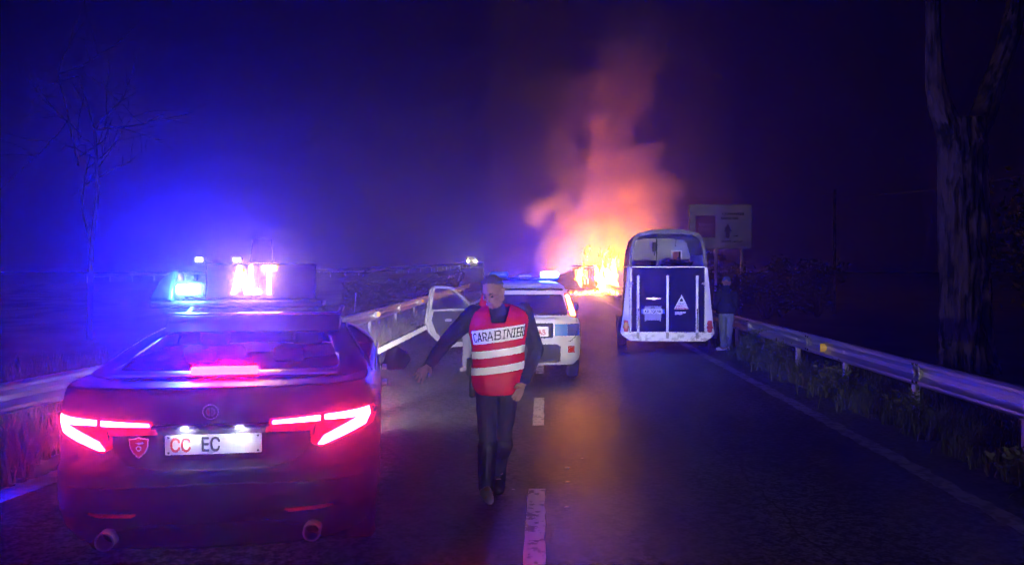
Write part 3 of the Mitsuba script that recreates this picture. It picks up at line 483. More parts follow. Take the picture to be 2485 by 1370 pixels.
# ------------------------------------------------------------------ white patrol hatchback in the middle of the road
HB = [(.25, .80, .10, 3.6), (.33, .88, .03, 3.68), (.42, .90, .0, 3.7), (.60, .91, .0, 3.7), (.66, .91, .03, 3.7), (.80, .905, .04, 3.68), (.95, .895, .045, 3.6), (1.0, .885, .05, 3.5), (1.03, .875, .06, 3.4)]
HC = [(1.0, .865, .055, 3.05), (1.05, .855, .07, 2.95), (1.2, .80, .12, 2.75), (1.38, .735, .19, 2.5), (1.45, .70, .23, 2.4), (1.55, .64, .30, 2.25), (1.60, .55, .42, 2.1), (1.615, .42, .6, 1.95)]
def hatch(name, label, xf, paint, group=None, full=True):
    t = thing(name, label, 'car', group)
    B, G = Shell(HB, .28, .5, 3.4, lambda y: 1 - .12 * smooth01(2.6, 3.6, y)), Shell(HC, .2, .4, 3.4)
    body = man_of(B.solid())
    for y in (.65, 2.95): body = body - man_of(cyl_x(-1.2, 1.2, y, .31, .36))
    obj('body', mesh_of(body), paint, t, smooth=28, xf=xf)
    inner = Shell([(a, b - .04, c + .05, d - .05) for a, b, c, d in HC[:-2]], .2, .4, 3.4)
    rw = rpoly([(-.70, 1.07), (.70, 1.07), (.60, 1.41), (-.60, 1.41)], .04); sw = rpoly([(.5, 1.08), (.6, 1.40), (2.15, 1.42), (2.6, 1.10)], .04)
    cab = man_of(G.solid()) - man_of(inner.solid()) - man_of(prism_xz(rw, -.2, .9)) - man_of(side_prism(sw, -1.2, 1.2))
    obj('cabin', mesh_of(cab), paint, t, smooth=28, xf=xf)
    if full:
        obj('rear_window', decal(rw, lambda x, z: G.rear(x, z) + .012, 0, .006, .06), 'dark_glass', t, smooth=30, xf=xf)
        m = trimesh.creation.extrude_polygon(sw, .004, engine='earcut'); v = mesh_of(man_of(m).refine_to_length(.1))
        w = np.interp(v.vertices[:, 1], [c[0] for c in HC], [c[1] for c in HC]) - .012 + v.vertices[:, 2]
        obj('side_window', trimesh.Trimesh(np.stack([w, v.vertices[:, 0], v.vertices[:, 1]], 1), v.faces, process=False), 'pane', t, smooth=30, xf=xf)
    wheels(t, xf, .80, (.65, 2.95), .31)
    return t, B, G
WX = pose(-.27, 13.5, 3.0)
t, B, G = hatch('patrol_hatchback', 'white police hatchback with a light blue stripe, roof beacons and its left door open', WX, 'white_paint')
both = lambda x, z: np.minimum(B.rear(x, np.minimum(z, 1.02)), G.rear(x, np.maximum(z, 1.02)))
for s in (-1, 1):
    tl = obj('tail_lamp', decal(rpoly([(s * a, b) for a, b in [(.70, 1.07), (.845, 1.02), (.82, 1.15), (.735, 1.43), (.63, 1.43)]][::s], .01), lambda x, z: np.where(z > 1.03, G.rear(x, z), B.rear(x, z)), .012, .03, .04), 'red_lens', t, xf=WX)
    if s > 0: lamp('light_guide', decal(rpoly([(.735, 1.075), (.815, 1.06), (.79, 1.16), (.715, 1.40), (.66, 1.40)], .008), G.rear, .018, .01, .04), (240, 60, 7), tl, 2.5, xf=WX)
    obj('fog_lamp', decal(Point(s * .74, .515).buffer(.04), B.rear, .006, .02, .03), 'red_lens', t, xf=WX)
    obj('lamp_bezel', decal(sbox(s * .74 - .055, .46, s * .74 + .055, .57).difference(Point(s * .74, .515).buffer(.043)), B.rear, .005, .02, .03), 'badge_red', t, xf=WX)
    mr = rbox(s * .98 - .1, s * .98 + .1, 2.35, 2.47, 1.02, 1.18, .04)
    if s > 0: obj('mirror', mr, 'black_plastic', t, xf=WX)
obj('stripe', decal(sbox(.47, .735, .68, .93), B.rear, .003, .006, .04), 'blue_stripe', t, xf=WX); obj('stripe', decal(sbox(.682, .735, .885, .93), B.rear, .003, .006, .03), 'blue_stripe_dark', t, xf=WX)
obj('stripe', decal(sbox(-.885, .735, -.47, .93), B.rear, .003, .006, .04), 'blue_stripe', t, xf=WX)
obj('tailgate_seam', tube(R([(x, float(B.rear(R([x]), R([z]))[0]) - .001, z) for x, z in [(-.84, 1.0), (-.82, .72), (-.72, .645), (0, .64), (.72, .645), (.82, .72), (.84, 1.0)]]), .005, 6), 'seam', t, xf=WX)
obj('plate_recess', decal(rpoly([(-.44, .70), (.44, .70), (.44, .945), (-.44, .945)], .03), B.rear, .004, .01, .08), 'seam', t, xf=WX)
pl = obj('number_plate', decal(sbox(-.24, .725, .36, .89), B.rear, .014, .01, .1), 'plate_white', t, xf=WX)
obj('lettering', text_on('AS', .19, .755, .085, B.rear, .0145, .12), 'ink_red', pl, smooth=False, xf=WX)
obj('bumper_insert', decal(rpoly([(-.56, .30), (.56, .30), (.56, .56), (.50, .60), (-.50, .60), (-.56, .56)], .02), B.rear, .006, .02, .06), 'seat_cloth', t, xf=WX)
obj('handle', decal(sbox(.36, 1.005, .46, 1.02), B.rear, .02, .03, .05), 'chrome', t, xf=WX)
obj('wiper', tube(R([(x, float(G.rear(R([x]), R([1.1]))[0]) - .02, 1.095 + .02 * x) for x in np.linspace(-.3, .3, 6)]), .008, 6), 'black_plastic', t, xf=WX)
obj('spoiler', rbox(-.60, .60, .10, .42, 1.475, 1.51, .015), 'navy_paint', t, xf=WX)
obj('tow_bar', cat(bx(-.06, .5, -.02, .06, .30, .33), bx(.10, .16, -.10, .05, .22, .30)), 'black_plastic', t, xf=WX)
rb = obj('roof_bar', rbox(-.62, .62, 1.25, 1.5, 1.63, 1.68, .02), 'black_plastic', t, xf=WX)
for s in (-1, 1): obj('lens', rbox(s * .46 - .17, s * .46 + .17, 1.23, 1.52, 1.682, 1.79, .045), 'cyan_lens', rb, xf=WX) if s < 0 else lamp('beacon', rbox(.30, .62, 1.23, 1.52, 1.685, 1.785, .045), R((12, 42, 2000)), rb, 18.0, xf=WX)
obj('speaker', rbox(-.12, .12, 1.27, 1.48, 1.682, 1.74, .02), 'rim', rb, xf=WX)
# the open door: a frame round a pane, inner trim, hinged at the front
HX = pose(-.27, 13.5, 3.0) @ T().translate([-.90, 2.45, 0]).rotate([0, 0, 1], -50)     # door runs along local -y from its hinge
def door():
    out = [(0, .36), (0, 1.05), (-.35, 1.32), (-.62, 1.50), (-.98, 1.52), (-1.06, 1.46), (-1.14, 1.05), (-1.18, .85), (-1.10, .66), (-.9, .48), (-.7, .36)]
    f = lambda poly, x0, x1: side_prism(poly, x0, x1)
    win = [(-.14, 1.08), (-.38, 1.30), (-.64, 1.462), (-.96, 1.48), (-1.01, 1.44), (-1.075, 1.08)]
    fr = man_of(f(rpoly(out, .03), -.04, .04)) - man_of(f(rpoly(win, .02), -.1, .1))
    d = obj('open_door', mesh_of(fr), 'door_white_dimmed', t, xf=HX)
    obj('pane', f(rpoly(win, .02), -.003, .003), 'pane', d, smooth=False, xf=HX)
    obj('inner_trim', f(rpoly([(-.04, .44), (-.04, 1.03), (-1.03, 1.05), (-1.08, .88), (-.98, .66), (-.74, .46)], .03), .042, .07), 'interior', d, smooth=False, xf=HX)
    obj('handle', rbox(.07, .09, -.8, -.65, .85, .9, .008), 'rim', d, xf=HX)
    obj('mirror', rbox(-.22, -.06, -.25, -.12, 1.06, 1.22, .05), 'black_plastic', d, xf=HX)
    tag(d, 'front door swung wide open')
door()
# ------------------------------------------------------------------ horse trailer
def trailer():
    t = thing('horse_trailer', 'dark blue and white horse trailer with its upper rear opening lit blue', 'trailer'); X0, Y0 = 2.745, 18.3
    tr = lambda m: m.apply_translation([X0, Y0, 0])
    low = Polygon([(-.89, .40), (.89, .40), (.86, 1.88), (-.86, 1.88)])
    obj('lower_body', tr(prism_xz(low, .05, 2.8)), 'trailer_hood', t, smooth=False)
    up = Polygon([(-.86, 1.89), (.86, 1.89), (.83, 2.2), (.75, 2.52), (.66, 2.62), (.35, 2.69), (0, 2.71), (-.35, 2.69), (-.66, 2.62), (-.75, 2.52), (-.83, 2.2)])
    hole = Polygon([(-.79, 1.85), (.79, 1.85), (.775, 2.15), (.69, 2.47), (.60, 2.555), (.3, 2.60), (-.3, 2.60), (-.60, 2.555), (-.69, 2.47), (-.775, 2.15)])
    hood = man_of(prism_xz(up, 0, 2.8)) - man_of(prism_xz(hole, -.1, 2.73)) - man_of(bx(-.95, .95, 2.46, 2.7, 2.05, 2.4))
    hood = hood - man_of(bx(.30, .52, 2.6, 3.6, 1.98, 2.28))
    obj('hood', tr(mesh_of(hood)), 'trailer_hood', t, smooth=35)
    wall = prism_xz(hole.buffer(-.012), 2.40, 2.43); wall = man_of(wall) - man_of(bx(.34, .53, 2.3, 2.5, 1.955, 2.255))
    obj('inner_wall', tr(mesh_of(wall)), 'trailer_wall', t, smooth=False)
    for s in (-1, 1): obj('inner_side', tr(mesh_of(hull(R([(s * .783, .03, 1.89), (s * .783, 2.38, 1.89), (s * .765, .03, 2.14), (s * .765, 2.38, 2.14), (s * .775, .03, 1.89), (s * .775, 2.38, 1.89), (s * .757, .03, 2.14), (s * .757, 2.38, 2.14)])))), 'trailer_wall', t, smooth=False)
    obj('window_frame', tr(cat(bx(.30, .338, 2.37, 2.42, 1.95, 2.26), bx(.532, .56, 2.37, 2.42, 1.95, 2.26), bx(.30, .56, 2.37, 2.42, 2.262, 2.29))), 'plate_white', t, smooth=False)
    obj('partition', tr(cat(tube([(-.21, .4, 1.88), (-.21, .4, 2.6)], .012, 8), bx(-.24, -.18, .3, 1.9, 1.88, 2.02))), 'black_plastic', t, smooth=False)
    obj('hanging_strap', tr(cat(tube([(.29, 1.2, 2.36), (.30, 1.2, 2.6)], .01, 6), rbox(-.20, -.11, 1.9, 1.94, 2.25, 2.48, .015), rbox(-.16, -.13, 1.88, 1.95, 2.16, 2.3, .01))), 'ink_black', t)
    hay = np.random.default_rng(9); c = R([.36, 1.6, 1.93]) + hay.normal(0, 1, (900, 3)) * [.14, .2, .045]; obj('hay_net', tr(leaves(c, hay, .04)), 'interior', t, smooth=False)
    # ramp door with struts
    rp = obj('ramp_door', tr(prism_xz(Polygon([(-.79, .44), (.79, .44), (.80, 1.86), (-.76, 1.86)]), -.02, .04)), 'trailer_blue', t, smooth=False)
    obj('edging', tr(cat(bx(-.78, .81, -.032, -.02, 1.862, 1.885), bx(-.815, -.792, -.03, .0, .44, 1.86), bx(.802, .825, -.03, .0, .44, 1.86), bx(-.80, .80, -.034, -.02, .425, .442))), 'aluminium', rp, smooth=False)
    for a, b in ((-.66, -.63), (-.006, 0), (.632, .645)):
        x = (a + b) / 2; st = obj('strut', tr(rbox(x - .032, x + .032, -.06, -.022, .43, 1.69, .016)), 'aluminium', rp)
        obj('slot', tr(bx(x - .011, x + .011, -.064, -.0605, .50, .96)), 'ink_black', rp, smooth=False) if abs(x) > .3 else None
        obj('hinge', tr(rbox(x - .03, x + .03, -.075, -.03, .30, .43, .01)), 'rim', rp)
    pf = obj('plate_holder', tr(cat(bx(-.50, -.14, -.05, -.022, .70, 1.01), bx(-.50, -.47, -.05, -.022, .675, .70), bx(-.17, -.14, -.05, -.022, .675, .70))), 'trailer_wall', t, smooth=False)
    np_ = obj('number_plate', tr(bx(-.525, -.115, -.066, -.052, .845, .945)), 'plate_white', t, smooth=False)
    for x0 in (-.572, -.113): obj('blue_end', tr(bx(x0, x0 + .045, -.066, -.052, .845, .945)), 'plate_blue', np_, smooth=False)
    obj('lettering', text_on('XA 701VK', X0 - .51, .865, .06, flat(Y0 - .066), .001, .38), 'ink_black', np_, smooth=False)
    obj('recess', tr(bx(-.37, -.28, -.0535, -.0505, .965, .99)), 'ink_black', t, smooth=False)
    obj('maker_badge', tr(cat(prism_xz(Polygon([(-.46, 1.17), (-.30, 1.155), (-.14, 1.17), (-.14, 1.19), (-.30, 1.20), (-.46, 1.19)]), -.028, -.0205), prism_xz(Point(-.30, 1.178).buffer(.038), -.031, -.0285))), 'badge_line', t, smooth=False)
    tri = obj('triangle_sticker', tr(prism_xz(Polygon([(.13, .94), (.465, .94), (.305, 1.27)]), -.025, -.0205)), 'plate_white', t, smooth=False)
    obj('emblem', tr(prism_xz(Point(.30, 1.145).buffer(.035), -.027, -.0253)), 'ink_black', tri, smooth=False)
    obj('band', tr(prism_xz(Polygon([(.135, .945), (.46, .945), (.445, .975), (.15, .975)]), -.027, -.0253)), 'badge_red', tri, smooth=False)
    obj('lettering', blur_line(X0 + .185, X0 + .415, 1.0, .024, Y0 - .0255, .001, 5), 'ink_red', tri, smooth=False)
    obj('lettering', blur_line(X0 + .235, X0 + .37, 1.055, .024, Y0 - .0255, .001, 6), 'ink_black', tri, smooth=False)
    obj('sticker', tr(cat(bx(.16, .40, -.025, -.0205, .86, .89), bx(.16, .32, -.025, -.0205, .825, .855))), 'plate_white', t, smooth=False)
    # white side panels that flare to the bottom, bumper beam
    for s in (-1, 1):
        pan = Polygon([(s * .83, 1.86), (s * .865, 1.86), (s * .99, .60), (s * 1.03, .38), (s * .90, .26), (s * .83, .26)][::s])
        obj('side_panel', tr(prism_xz(pan.intersection(sbox(-1.2, .42, 1.2, 1.9)), -.015, .35)), 'white_gel', t, smooth=False)
        lm = obj('tail_lamp', tr(rbox(s * .91 - .05, s * .91 + .05, -.07, -.016, .44, .70, .03)), 'ink_red', t)
        obj('lens', tr(prism_xz(Polygon([(s * .91 - .075, .53), (s * .91 + .075, .53), (s * .91 + .05, .60), (s * .91, .66), (s * .91 - .05, .60)]), -.085, -.071)), 'red_lens', lm, smooth=False)
        obj('latch', tr(mesh_of(hull(R([(s * .79 - .07, -.05, 1.51), (s * .79, -.06, 1.475), (s * .79 + .06, -.05, 1.51), (s * .79, -.07, 1.545), (s * .79, -.02, 1.51)])))), 'chrome', t, smooth=False)
        obj('tyre', trimesh.creation.cylinder(.32, .2).apply_transform(trimesh.transformations.rotation_matrix(np.pi / 2, [0, 1, 0])).apply_translation([X0 + s * .95, Y0 + 1.5, .32]), 'tyre', t, smooth=30)
        obj('mudguard', tr(prism_xz(sbox(s * .95 - .12, .30, s * .95 + .12, .72), 1.05, 2.0)), 'trailer_hood', t, smooth=False)
    obj('bumper_beam', tr(prism_xz(Polygon([(-1.03, .42), (-.99, .36), (-.82, .24), (.82, .24), (.98, .35), (1.02, .42)]), -.03, .12)), 'aluminium', t, smooth=False)
    obj('drawbar', tr(bx(-.05, .05, 2.8, 4.2, .4, .48)), 'post_metal', t, smooth=False)
trailer()
for k in scene:
    if k.startswith('horse_trailer__'): scene[k]['to_world'] = T().translate([2.745, 18.3, 0]).rotate([0, 0, 1], -3.5).translate([-2.745, -18.3, 0])
# ------------------------------------------------------------------ people
def chain(bones, sub=ICO1):
    out = m3.Manifold()
    for (p, r), (q, s) in bones: out = out + hull(np.vstack([R(p) + sub * r, R(q) + sub * s]))
    return out
def seq(*pr): return [(pr[i], pr[i + 1]) for i in range(len(pr) - 1)]
def wrinkle(m, amp, f, seed):
    n = m.vertex_normals; v = m.vertices + n * ((meshkit.fbm(m.vertices * f, 3, seed) - .5) * 2 * amp)[:, None]; return trimesh.Trimesh(v, m.faces, process=False)
def hand_bones(w, d, side, curl, s=1.0, spread=.16):
    """wrist w, direction d of the hand, side = direction from little finger to thumb, curl = bend direction"""
    w, d, side, curl = R(w, float), R(d, float), R(side, float), R(curl, float); d /= np.linalg.norm(d); side -= d * (side @ d); side /= np.linalg.norm(side); B = []
    kn = [w + d * .085 * s + side * o * s for o in (-.030, -.010, .012, .032)]
    for k in kn: B += [((w + d * .01, .019 * s), (k, .013 * s))]
    for i, (k, L) in enumerate(zip(kn, (.060, .075, .080, .070))):
        dd = d + side * spread * (i - 1.5) * .5; a = k + dd * L * .5 * s + curl * .008; b = a + (dd * .75 + curl * .5) * L * .5 * s; B += [((k, .0105 * s), (a, .0095 * s)), ((a, .0095 * s), (b, .0075 * s))]
    th = w + d * .02 * s + side * .022 * s; t1 = th + (d * .5 + side * .7) * .05 * s; t2 = t1 + (d * .85 + side * .25) * .035 * s
    return B + [((th, .017 * s), (t1, .012 * s)), ((t1, .012 * s), (t2, .009 * s))]
def soft(man, edge=.02, it=8):
    m = mesh_of(man.refine_to_length(edge)); m = trimesh.Trimesh(m.vertices, m.faces, process=True); trimesh.smoothing.filter_taubin(m, .5, .52, iterations=it); return m
def head_mesh(c, yaw, pitch, roll, s=1.0):
    """head about its centre, face along local -y"""
    H = [((0, .02, .035), .088), ((0, -.025, .03), .078), ((0, .0, .055), .08)]
    pts = [R(p) + ICO * r * R([.86, 1.06, 1.0]) for p, r in H]; sk = hull(np.vstack(pts))
    jaw = hull(np.vstack([R(p) + ICO1 * r for p, r in [((-.018, -.062, -.082), .028), ((.018, -.062, -.082), .028), ((-.052, .0, -.05), .03), ((.052, .0, -.05), .03), ((-.05, -.02, .0), .03), ((.05, -.02, .0), .03), ((0, -.075, -.03), .025)]]))
    nose = hull(np.vstack([R([0, -.098, .014]) + ICO1 * .006, R([0, -.113, -.020]) + ICO1 * .009, R([-.012, -.102, -.024]) + ICO1 * .006, R([.012, -.102, -.024]) + ICO1 * .006]))
    brow = hull(np.vstack([R([-.042, -.086, .028]) + ICO1 * .011, R([.042, -.086, .028]) + ICO1 * .011, R([0, -.096, .028]) + ICO1 * .01]))
    cheek = m3.Manifold()
    for q in (-1, 1): cheek = cheek + hull(np.vstack([R([q * .045, -.075, -.015]) + ICO1 * .018, R([q * .06, -.03, -.01]) + ICO1 * .02]))
    lips = hull(np.vstack([R([-.02, -.094, -.058]) + ICO1 * .007, R([.02, -.094, -.058]) + ICO1 * .007, R([0, -.100, -.056]) + ICO1 * .008])); chin = hull(R([0, -.080, -.090]) + ICO1 * .018)
    ears = m3.Manifold()
    for q in (-1, 1): ears = ears + hull(np.vstack([R([q * .082, .012, .02]) + ICO1 * .012, R([q * .078, .008, -.028]) + ICO1 * .008, R([q * .088, .03, .015]) + ICO1 * .008]))
    eyes = m3.Manifold()
    for q in (-1, 1): eyes = eyes + hull(R([q * .032, -.105, .008]) + ICO1 * R([.017, .014, .010]))
    m = (sk + jaw + nose + brow + cheek + chin + ears - eyes) + lips; m = man_of(soft(m, .009, 5))
    rx, ry, rz = (trimesh.transformations.rotation_matrix(a, b)[:3, :3] for a, b in ((pitch, [1, 0, 0]), (roll, [0, 1, 0]), (yaw, [0, 0, 1]))); M = rz @ ry @ rx
    f = lambda p: R(c, float) + s * (np.asarray(p, float) @ M.T)
    return m, f
def place_man(man, f): 
    q = mesh_of(man); q.vertices = f(q.vertices); return man_of(q)
def officer():
    t = thing('person', 'person in a red reflective vest lettered in capitals walking with one arm held out', 'person')
    hm, hf = head_mesh((-.398, 6.60, 1.655), math.radians(-24), math.radians(26), math.radians(-4), 1.0)
    sL, sR = R([-.565, 6.70, 1.475]), R([-.165, 6.72, 1.495]); eL, wL = R([-.775, 6.62, 1.265]), R([-.905, 6.50, 1.085]); eR, wR = R([-.055, 6.74, 1.185]), R([-.155, 6.60, .925])
    pel = R([-.365, 6.70, .93]); hL, hR = R([-.455, 6.69, .90]), R([-.285, 6.69, .90]); kL, kR = R([-.445, 6.60, .47]), R([-.325, 6.66, .47]); aL, aR = R([-.455, 6.60, .09]), R([-.375, 6.86, .10])
    core = [((pel, .13), ((-.365, 6.70, 1.15), .13)), (((-.365, 6.70, 1.15), .13), ((-.365, 6.71, 1.36), .14)), (((-.365, 6.71, 1.36), .12), ((-.375, 6.69, 1.52), .06)), (((-.375, 6.69, 1.50), .058), ((-.39, 6.63, 1.60), .056)), (((-.365, 6.71, 1.42), .09), (sL, .06)), (((-.365, 6.71, 1.42), .09), (sR, .06))]
    arms = seq((sL, .058), (eL, .043), (wL, .028)) + seq((sR, .058), (eR, .043), (wR, .028))
    legs = seq((hL, .085), (kL, .055), (aL, .04)) + seq((hR, .085), (kR, .055), (aR, .04))
    feet = seq((aL, .038), ((-.43, 6.42, .045), .03)) + seq((aR, .038), ((-.36, 6.74, .045), .028))
    hands = hand_bones(wL, (-.085, -.06, -.10), (.8, -.3, -.5), (.2, .1, -.2), 1.04, .34) + hand_bones(wR, (-.05, -.05, -.10), (-.6, -.6, .3), (-.3, .3, 0))
    body = chain(core + arms + legs + feet)
    bm = mesh_of(body.refine_to_length(.018)); bm = trimesh.Trimesh(bm.vertices, bm.faces, process=True); trimesh.smoothing.filter_taubin(bm, .5, .52, iterations=4)
    hd = trimesh.Trimesh(*(lambda q: (q.vertices, q.faces))(soft(chain(hands), .007, 3)))
    body2 = man_of(bm) + man_of(hd) + place_man(hm, hf)
    obj('body', mesh_of(body2), 'skin', t, smooth=50)
    # hair: cap over the skull
    cap = hull(np.vstack([R([0, .024, .036]) + ICO * .0925 * R([.87, 1.06, 1.0]), R([0, -.020, .040]) + ICO * .0835 * R([.88, 1.06, 1.0]), R([0, .01, .062]) + ICO * .0855])) 
    cut = man_of(trimesh.creation.box([.4, .4, .3]).apply_transform(trimesh.transformations.rotation_matrix(math.radians(-31), [1, 0, 0])).apply_translation([0, -.057, -.069])) + man_of(trimesh.creation.box([.4, .4, .2]).apply_translation([0, 0, -.135]))
    hc = soft(place_man(cap - cut, hf), .009, 3); obj('hair', wrinkle(hc, .002, 60, 3), 'hair', t, smooth=60)
    for q in (-1, 1):
        e = trimesh.creation.icosphere(1, .009).apply_translation([q * .032, -.094, .008]); e.vertices = hf(e.vertices); obj('eye', e, 'eye_dark', t)
        b = tube(R([(q * .014, -.109, .034), (q * .032, -.107, .040), (q * .05, -.094, .036)]), [.005, .006, .003], 6); b.vertices = hf(b.vertices); obj('eyebrow', b, 'hair', t)
    lp = tube(R([(-.022, -.098, -.058), (0, -.106, -.056), (.022, -.098, -.058)]), [.003, .006, .003], 6); lp.vertices = hf(lp.vertices); obj('mouth', lp, 'lip', t)
    # jumper
    jb = [((pel + [0, 0, .02], .15), ((-.365, 6.70, 1.15), .15)), (((-.365, 6.70, 1.15), .15), ((-.365, 6.71, 1.36), .155)), (((-.365, 6.71, 1.40), .11), (sL, .078)), (((-.365, 6.71, 1.40), .11), (sR, .078)), (((-.365, 6.71, 1.38), .12), ((-.378, 6.68, 1.525), .075))]
    jm = chain(jb + seq((sL, .082), (eL, .062), (wL + (eL - wL) * .10, .046)) + seq((sR, .08), (eR, .066), (wR + (eR - wR) * .10, .046)))
    obj('jumper', wrinkle(soft(jm, .02, 8), .006, 16, 5), 'navy_cloth', t, smooth=60)
    tm = chain([((pel, .145), (hL, .10)), ((pel, .145), (hR, .10)), ((pel, .145), (pel + [0, 0, .12], .14))] + seq((hL, .10), (kL, .073), (aL + [0, 0, .04], .058)) + seq((hR, .10), (kR, .073), (aR + [0, 0, .03], .058)))
    obj('trousers', wrinkle(soft(tm, .02, 8), .013, 9, 8), 'trouser_cloth', t, smooth=60)
    for nm, kn, an in (('boot', kL, aL), ('boot', kR, aR)):
        obj(nm, wrinkle(soft(chain(seq((kn + [0, 0, -.05], .084), (an + [0, 0, .14], .070), (an + [0, 0, -.02], .062))), .02, 4), .003, 20, 2), 'leather', t, smooth=50)
    obj('shoe', soft(chain([((-.465, 6.62, .055), .05), ((-.425, 6.44, .045), .042)][0:0] + [(((-.47, 6.63, .06), .055), ((-.43, 6.45, .045), .044)), (((-.43, 6.45, .045), .044), ((-.415, 6.40, .035), .032))]), .015, 4), 'shoe_grey', t, smooth=50)
    tag(f'{t}__shoe', 'pale shoe of the leading foot')
    obj('shoe', soft(chain([(((-.375, 6.88, .06), .054), ((-.36, 6.68, .045), .046))]), .015, 4), 'leather', t, smooth=50)
    # vest: elliptical shell round the torso; z -> centre, half width, half depth
    Z = R([.835, .88, .95, 1.05, 1.15, 1.25, 1.35, 1.43, 1.49, 1.53, 1.555]); CX = R([-.375, -.372, -.368, -.366, -.365, -.364, -.362, -.358, -.356, -.354, -.354]); A = R([.155, .19, .212, .215, .213, .222, .240, .246, .225, .165, .10]); Bd = R([.175, .18, .18, .182, .182, .188, .188, .17, .14, .10, .07])
    ip = lambda arr: PchipInterpolator(Z, arr)
    ca, aa_, bb = ip(CX), ip(A), ip(Bd)
    def surf(phi, z, grow=0.0):
        z = np.clip(z, Z[0], Z[-1]); x = ca(z) + (aa_(z) + grow) * np.sign(np.sin(phi)) * np.abs(np.sin(phi)) ** .85; y = 6.70 - (bb(z) + grow) * np.sign(np.cos(phi)) * np.abs(np.cos(phi)) ** .85
        w = (meshkit.fbm(np.stack([x * 11, y * 9, z * 4.5], -1), 4, 4) - .5) * .026; return np.stack([x + np.sin(phi) * w, y - np.cos(phi) * w, z], -1)
    # the garment hangs askew: its marks climb to the wearer's left
    tilt = lambda x: .145 * (x + .365)
    ph = np.linspace(-np.pi, np.pi, 97)[:-1]; zz = np.linspace(Z[0], Z[-1], 56); shell = loft([surf(ph, np.full_like(ph, z)) for z in zz])
    hem = lambda v: v
    sh_ = man_of(shell); neck = hull(np.vstack([R(p) + ICO1 * .008 for p in [(-.45, 6.40, 1.60), (-.255, 6.40, 1.60), (-.405, 6.40, 1.405), (-.305, 6.40, 1.412), (-.45, 6.75, 1.62), (-.255, 6.75, 1.62), (-.405, 6.66, 1.43), (-.305, 6.66, 1.43)]]))
    for c in (R([-.640, 6.7, 1.38]), R([-.085, 6.72, 1.40])): sh_ = sh_ - hull(np.vstack([c + [0, 0, .1] + ICO * .045, c - [0, 0, .11] + ICO * .045]))
    sh_ = sh_ - neck - hull(np.vstack([R([-.60, 6.4, .80]) + ICO1 * .05, R([-.47, 6.4, .78]) + ICO1 * .05, R([-.60, 6.9, .80]) + ICO1 * .05, R([-.47, 6.9, .78]) + ICO1 * .05]))
    vk = obj('vest', mesh_of(sh_), 'vest_red', t, smooth=40)
    def band(z0, z1, p0, p1, g=.005, th=.008, n=60):
        pp = np.linspace(p0, p1, n); rows = []
        for p in pp:
            x = surf(R(p), R(z0))[0]; a, b = z0 + tilt(x) * (1 if np.cos(p) > 0 else 0), z1 + tilt(x) * (1 if np.cos(p) > 0 else 0)
            rows.append(np.stack([surf(R(p), R(z), gg) for z, gg in ((a, g), ((a + b) / 2, g), (b, g), (b, g - th), (a, g - th))]))
        return loft(R(rows))
    for z0, z1 in ((1.146, 1.204), (1.014, 1.073)): obj('reflective_band', band(z0, z1, -1.45, 1.38), 'retro_white', vk, smooth=40)
    obj('name_panel', band(1.262, 1.375, -.98, 1.0, .006), 'retro_white', vk, smooth=40)
    m = meshkit.text_mesh('CARABINIERI', .074, .003, False); v = m.vertices; u = (v[:, 0] - v[:, 0].min()) / (v[:, 0].max() - v[:, 0].min()); phi = -.86 + u * 1.92; z = 1.282 + v[:, 1]
    x = surf(phi, z)[:, 0]; V = surf(phi, z + tilt(x), .0072 + v[:, 2]); 
    obj('lettering', trimesh.Trimesh(V, m.faces, process=False), 'ink_black', vk, smooth=False)
    hs = obj('holster', rbox(-.60, -.555, 6.66, 6.76, .80, 1.04, .015), 'leather', t); obj('radio', cat(rbox(-.62, -.58, 6.64, 6.70, .98, 1.12, .01)), 'black_plastic', t)
officer()
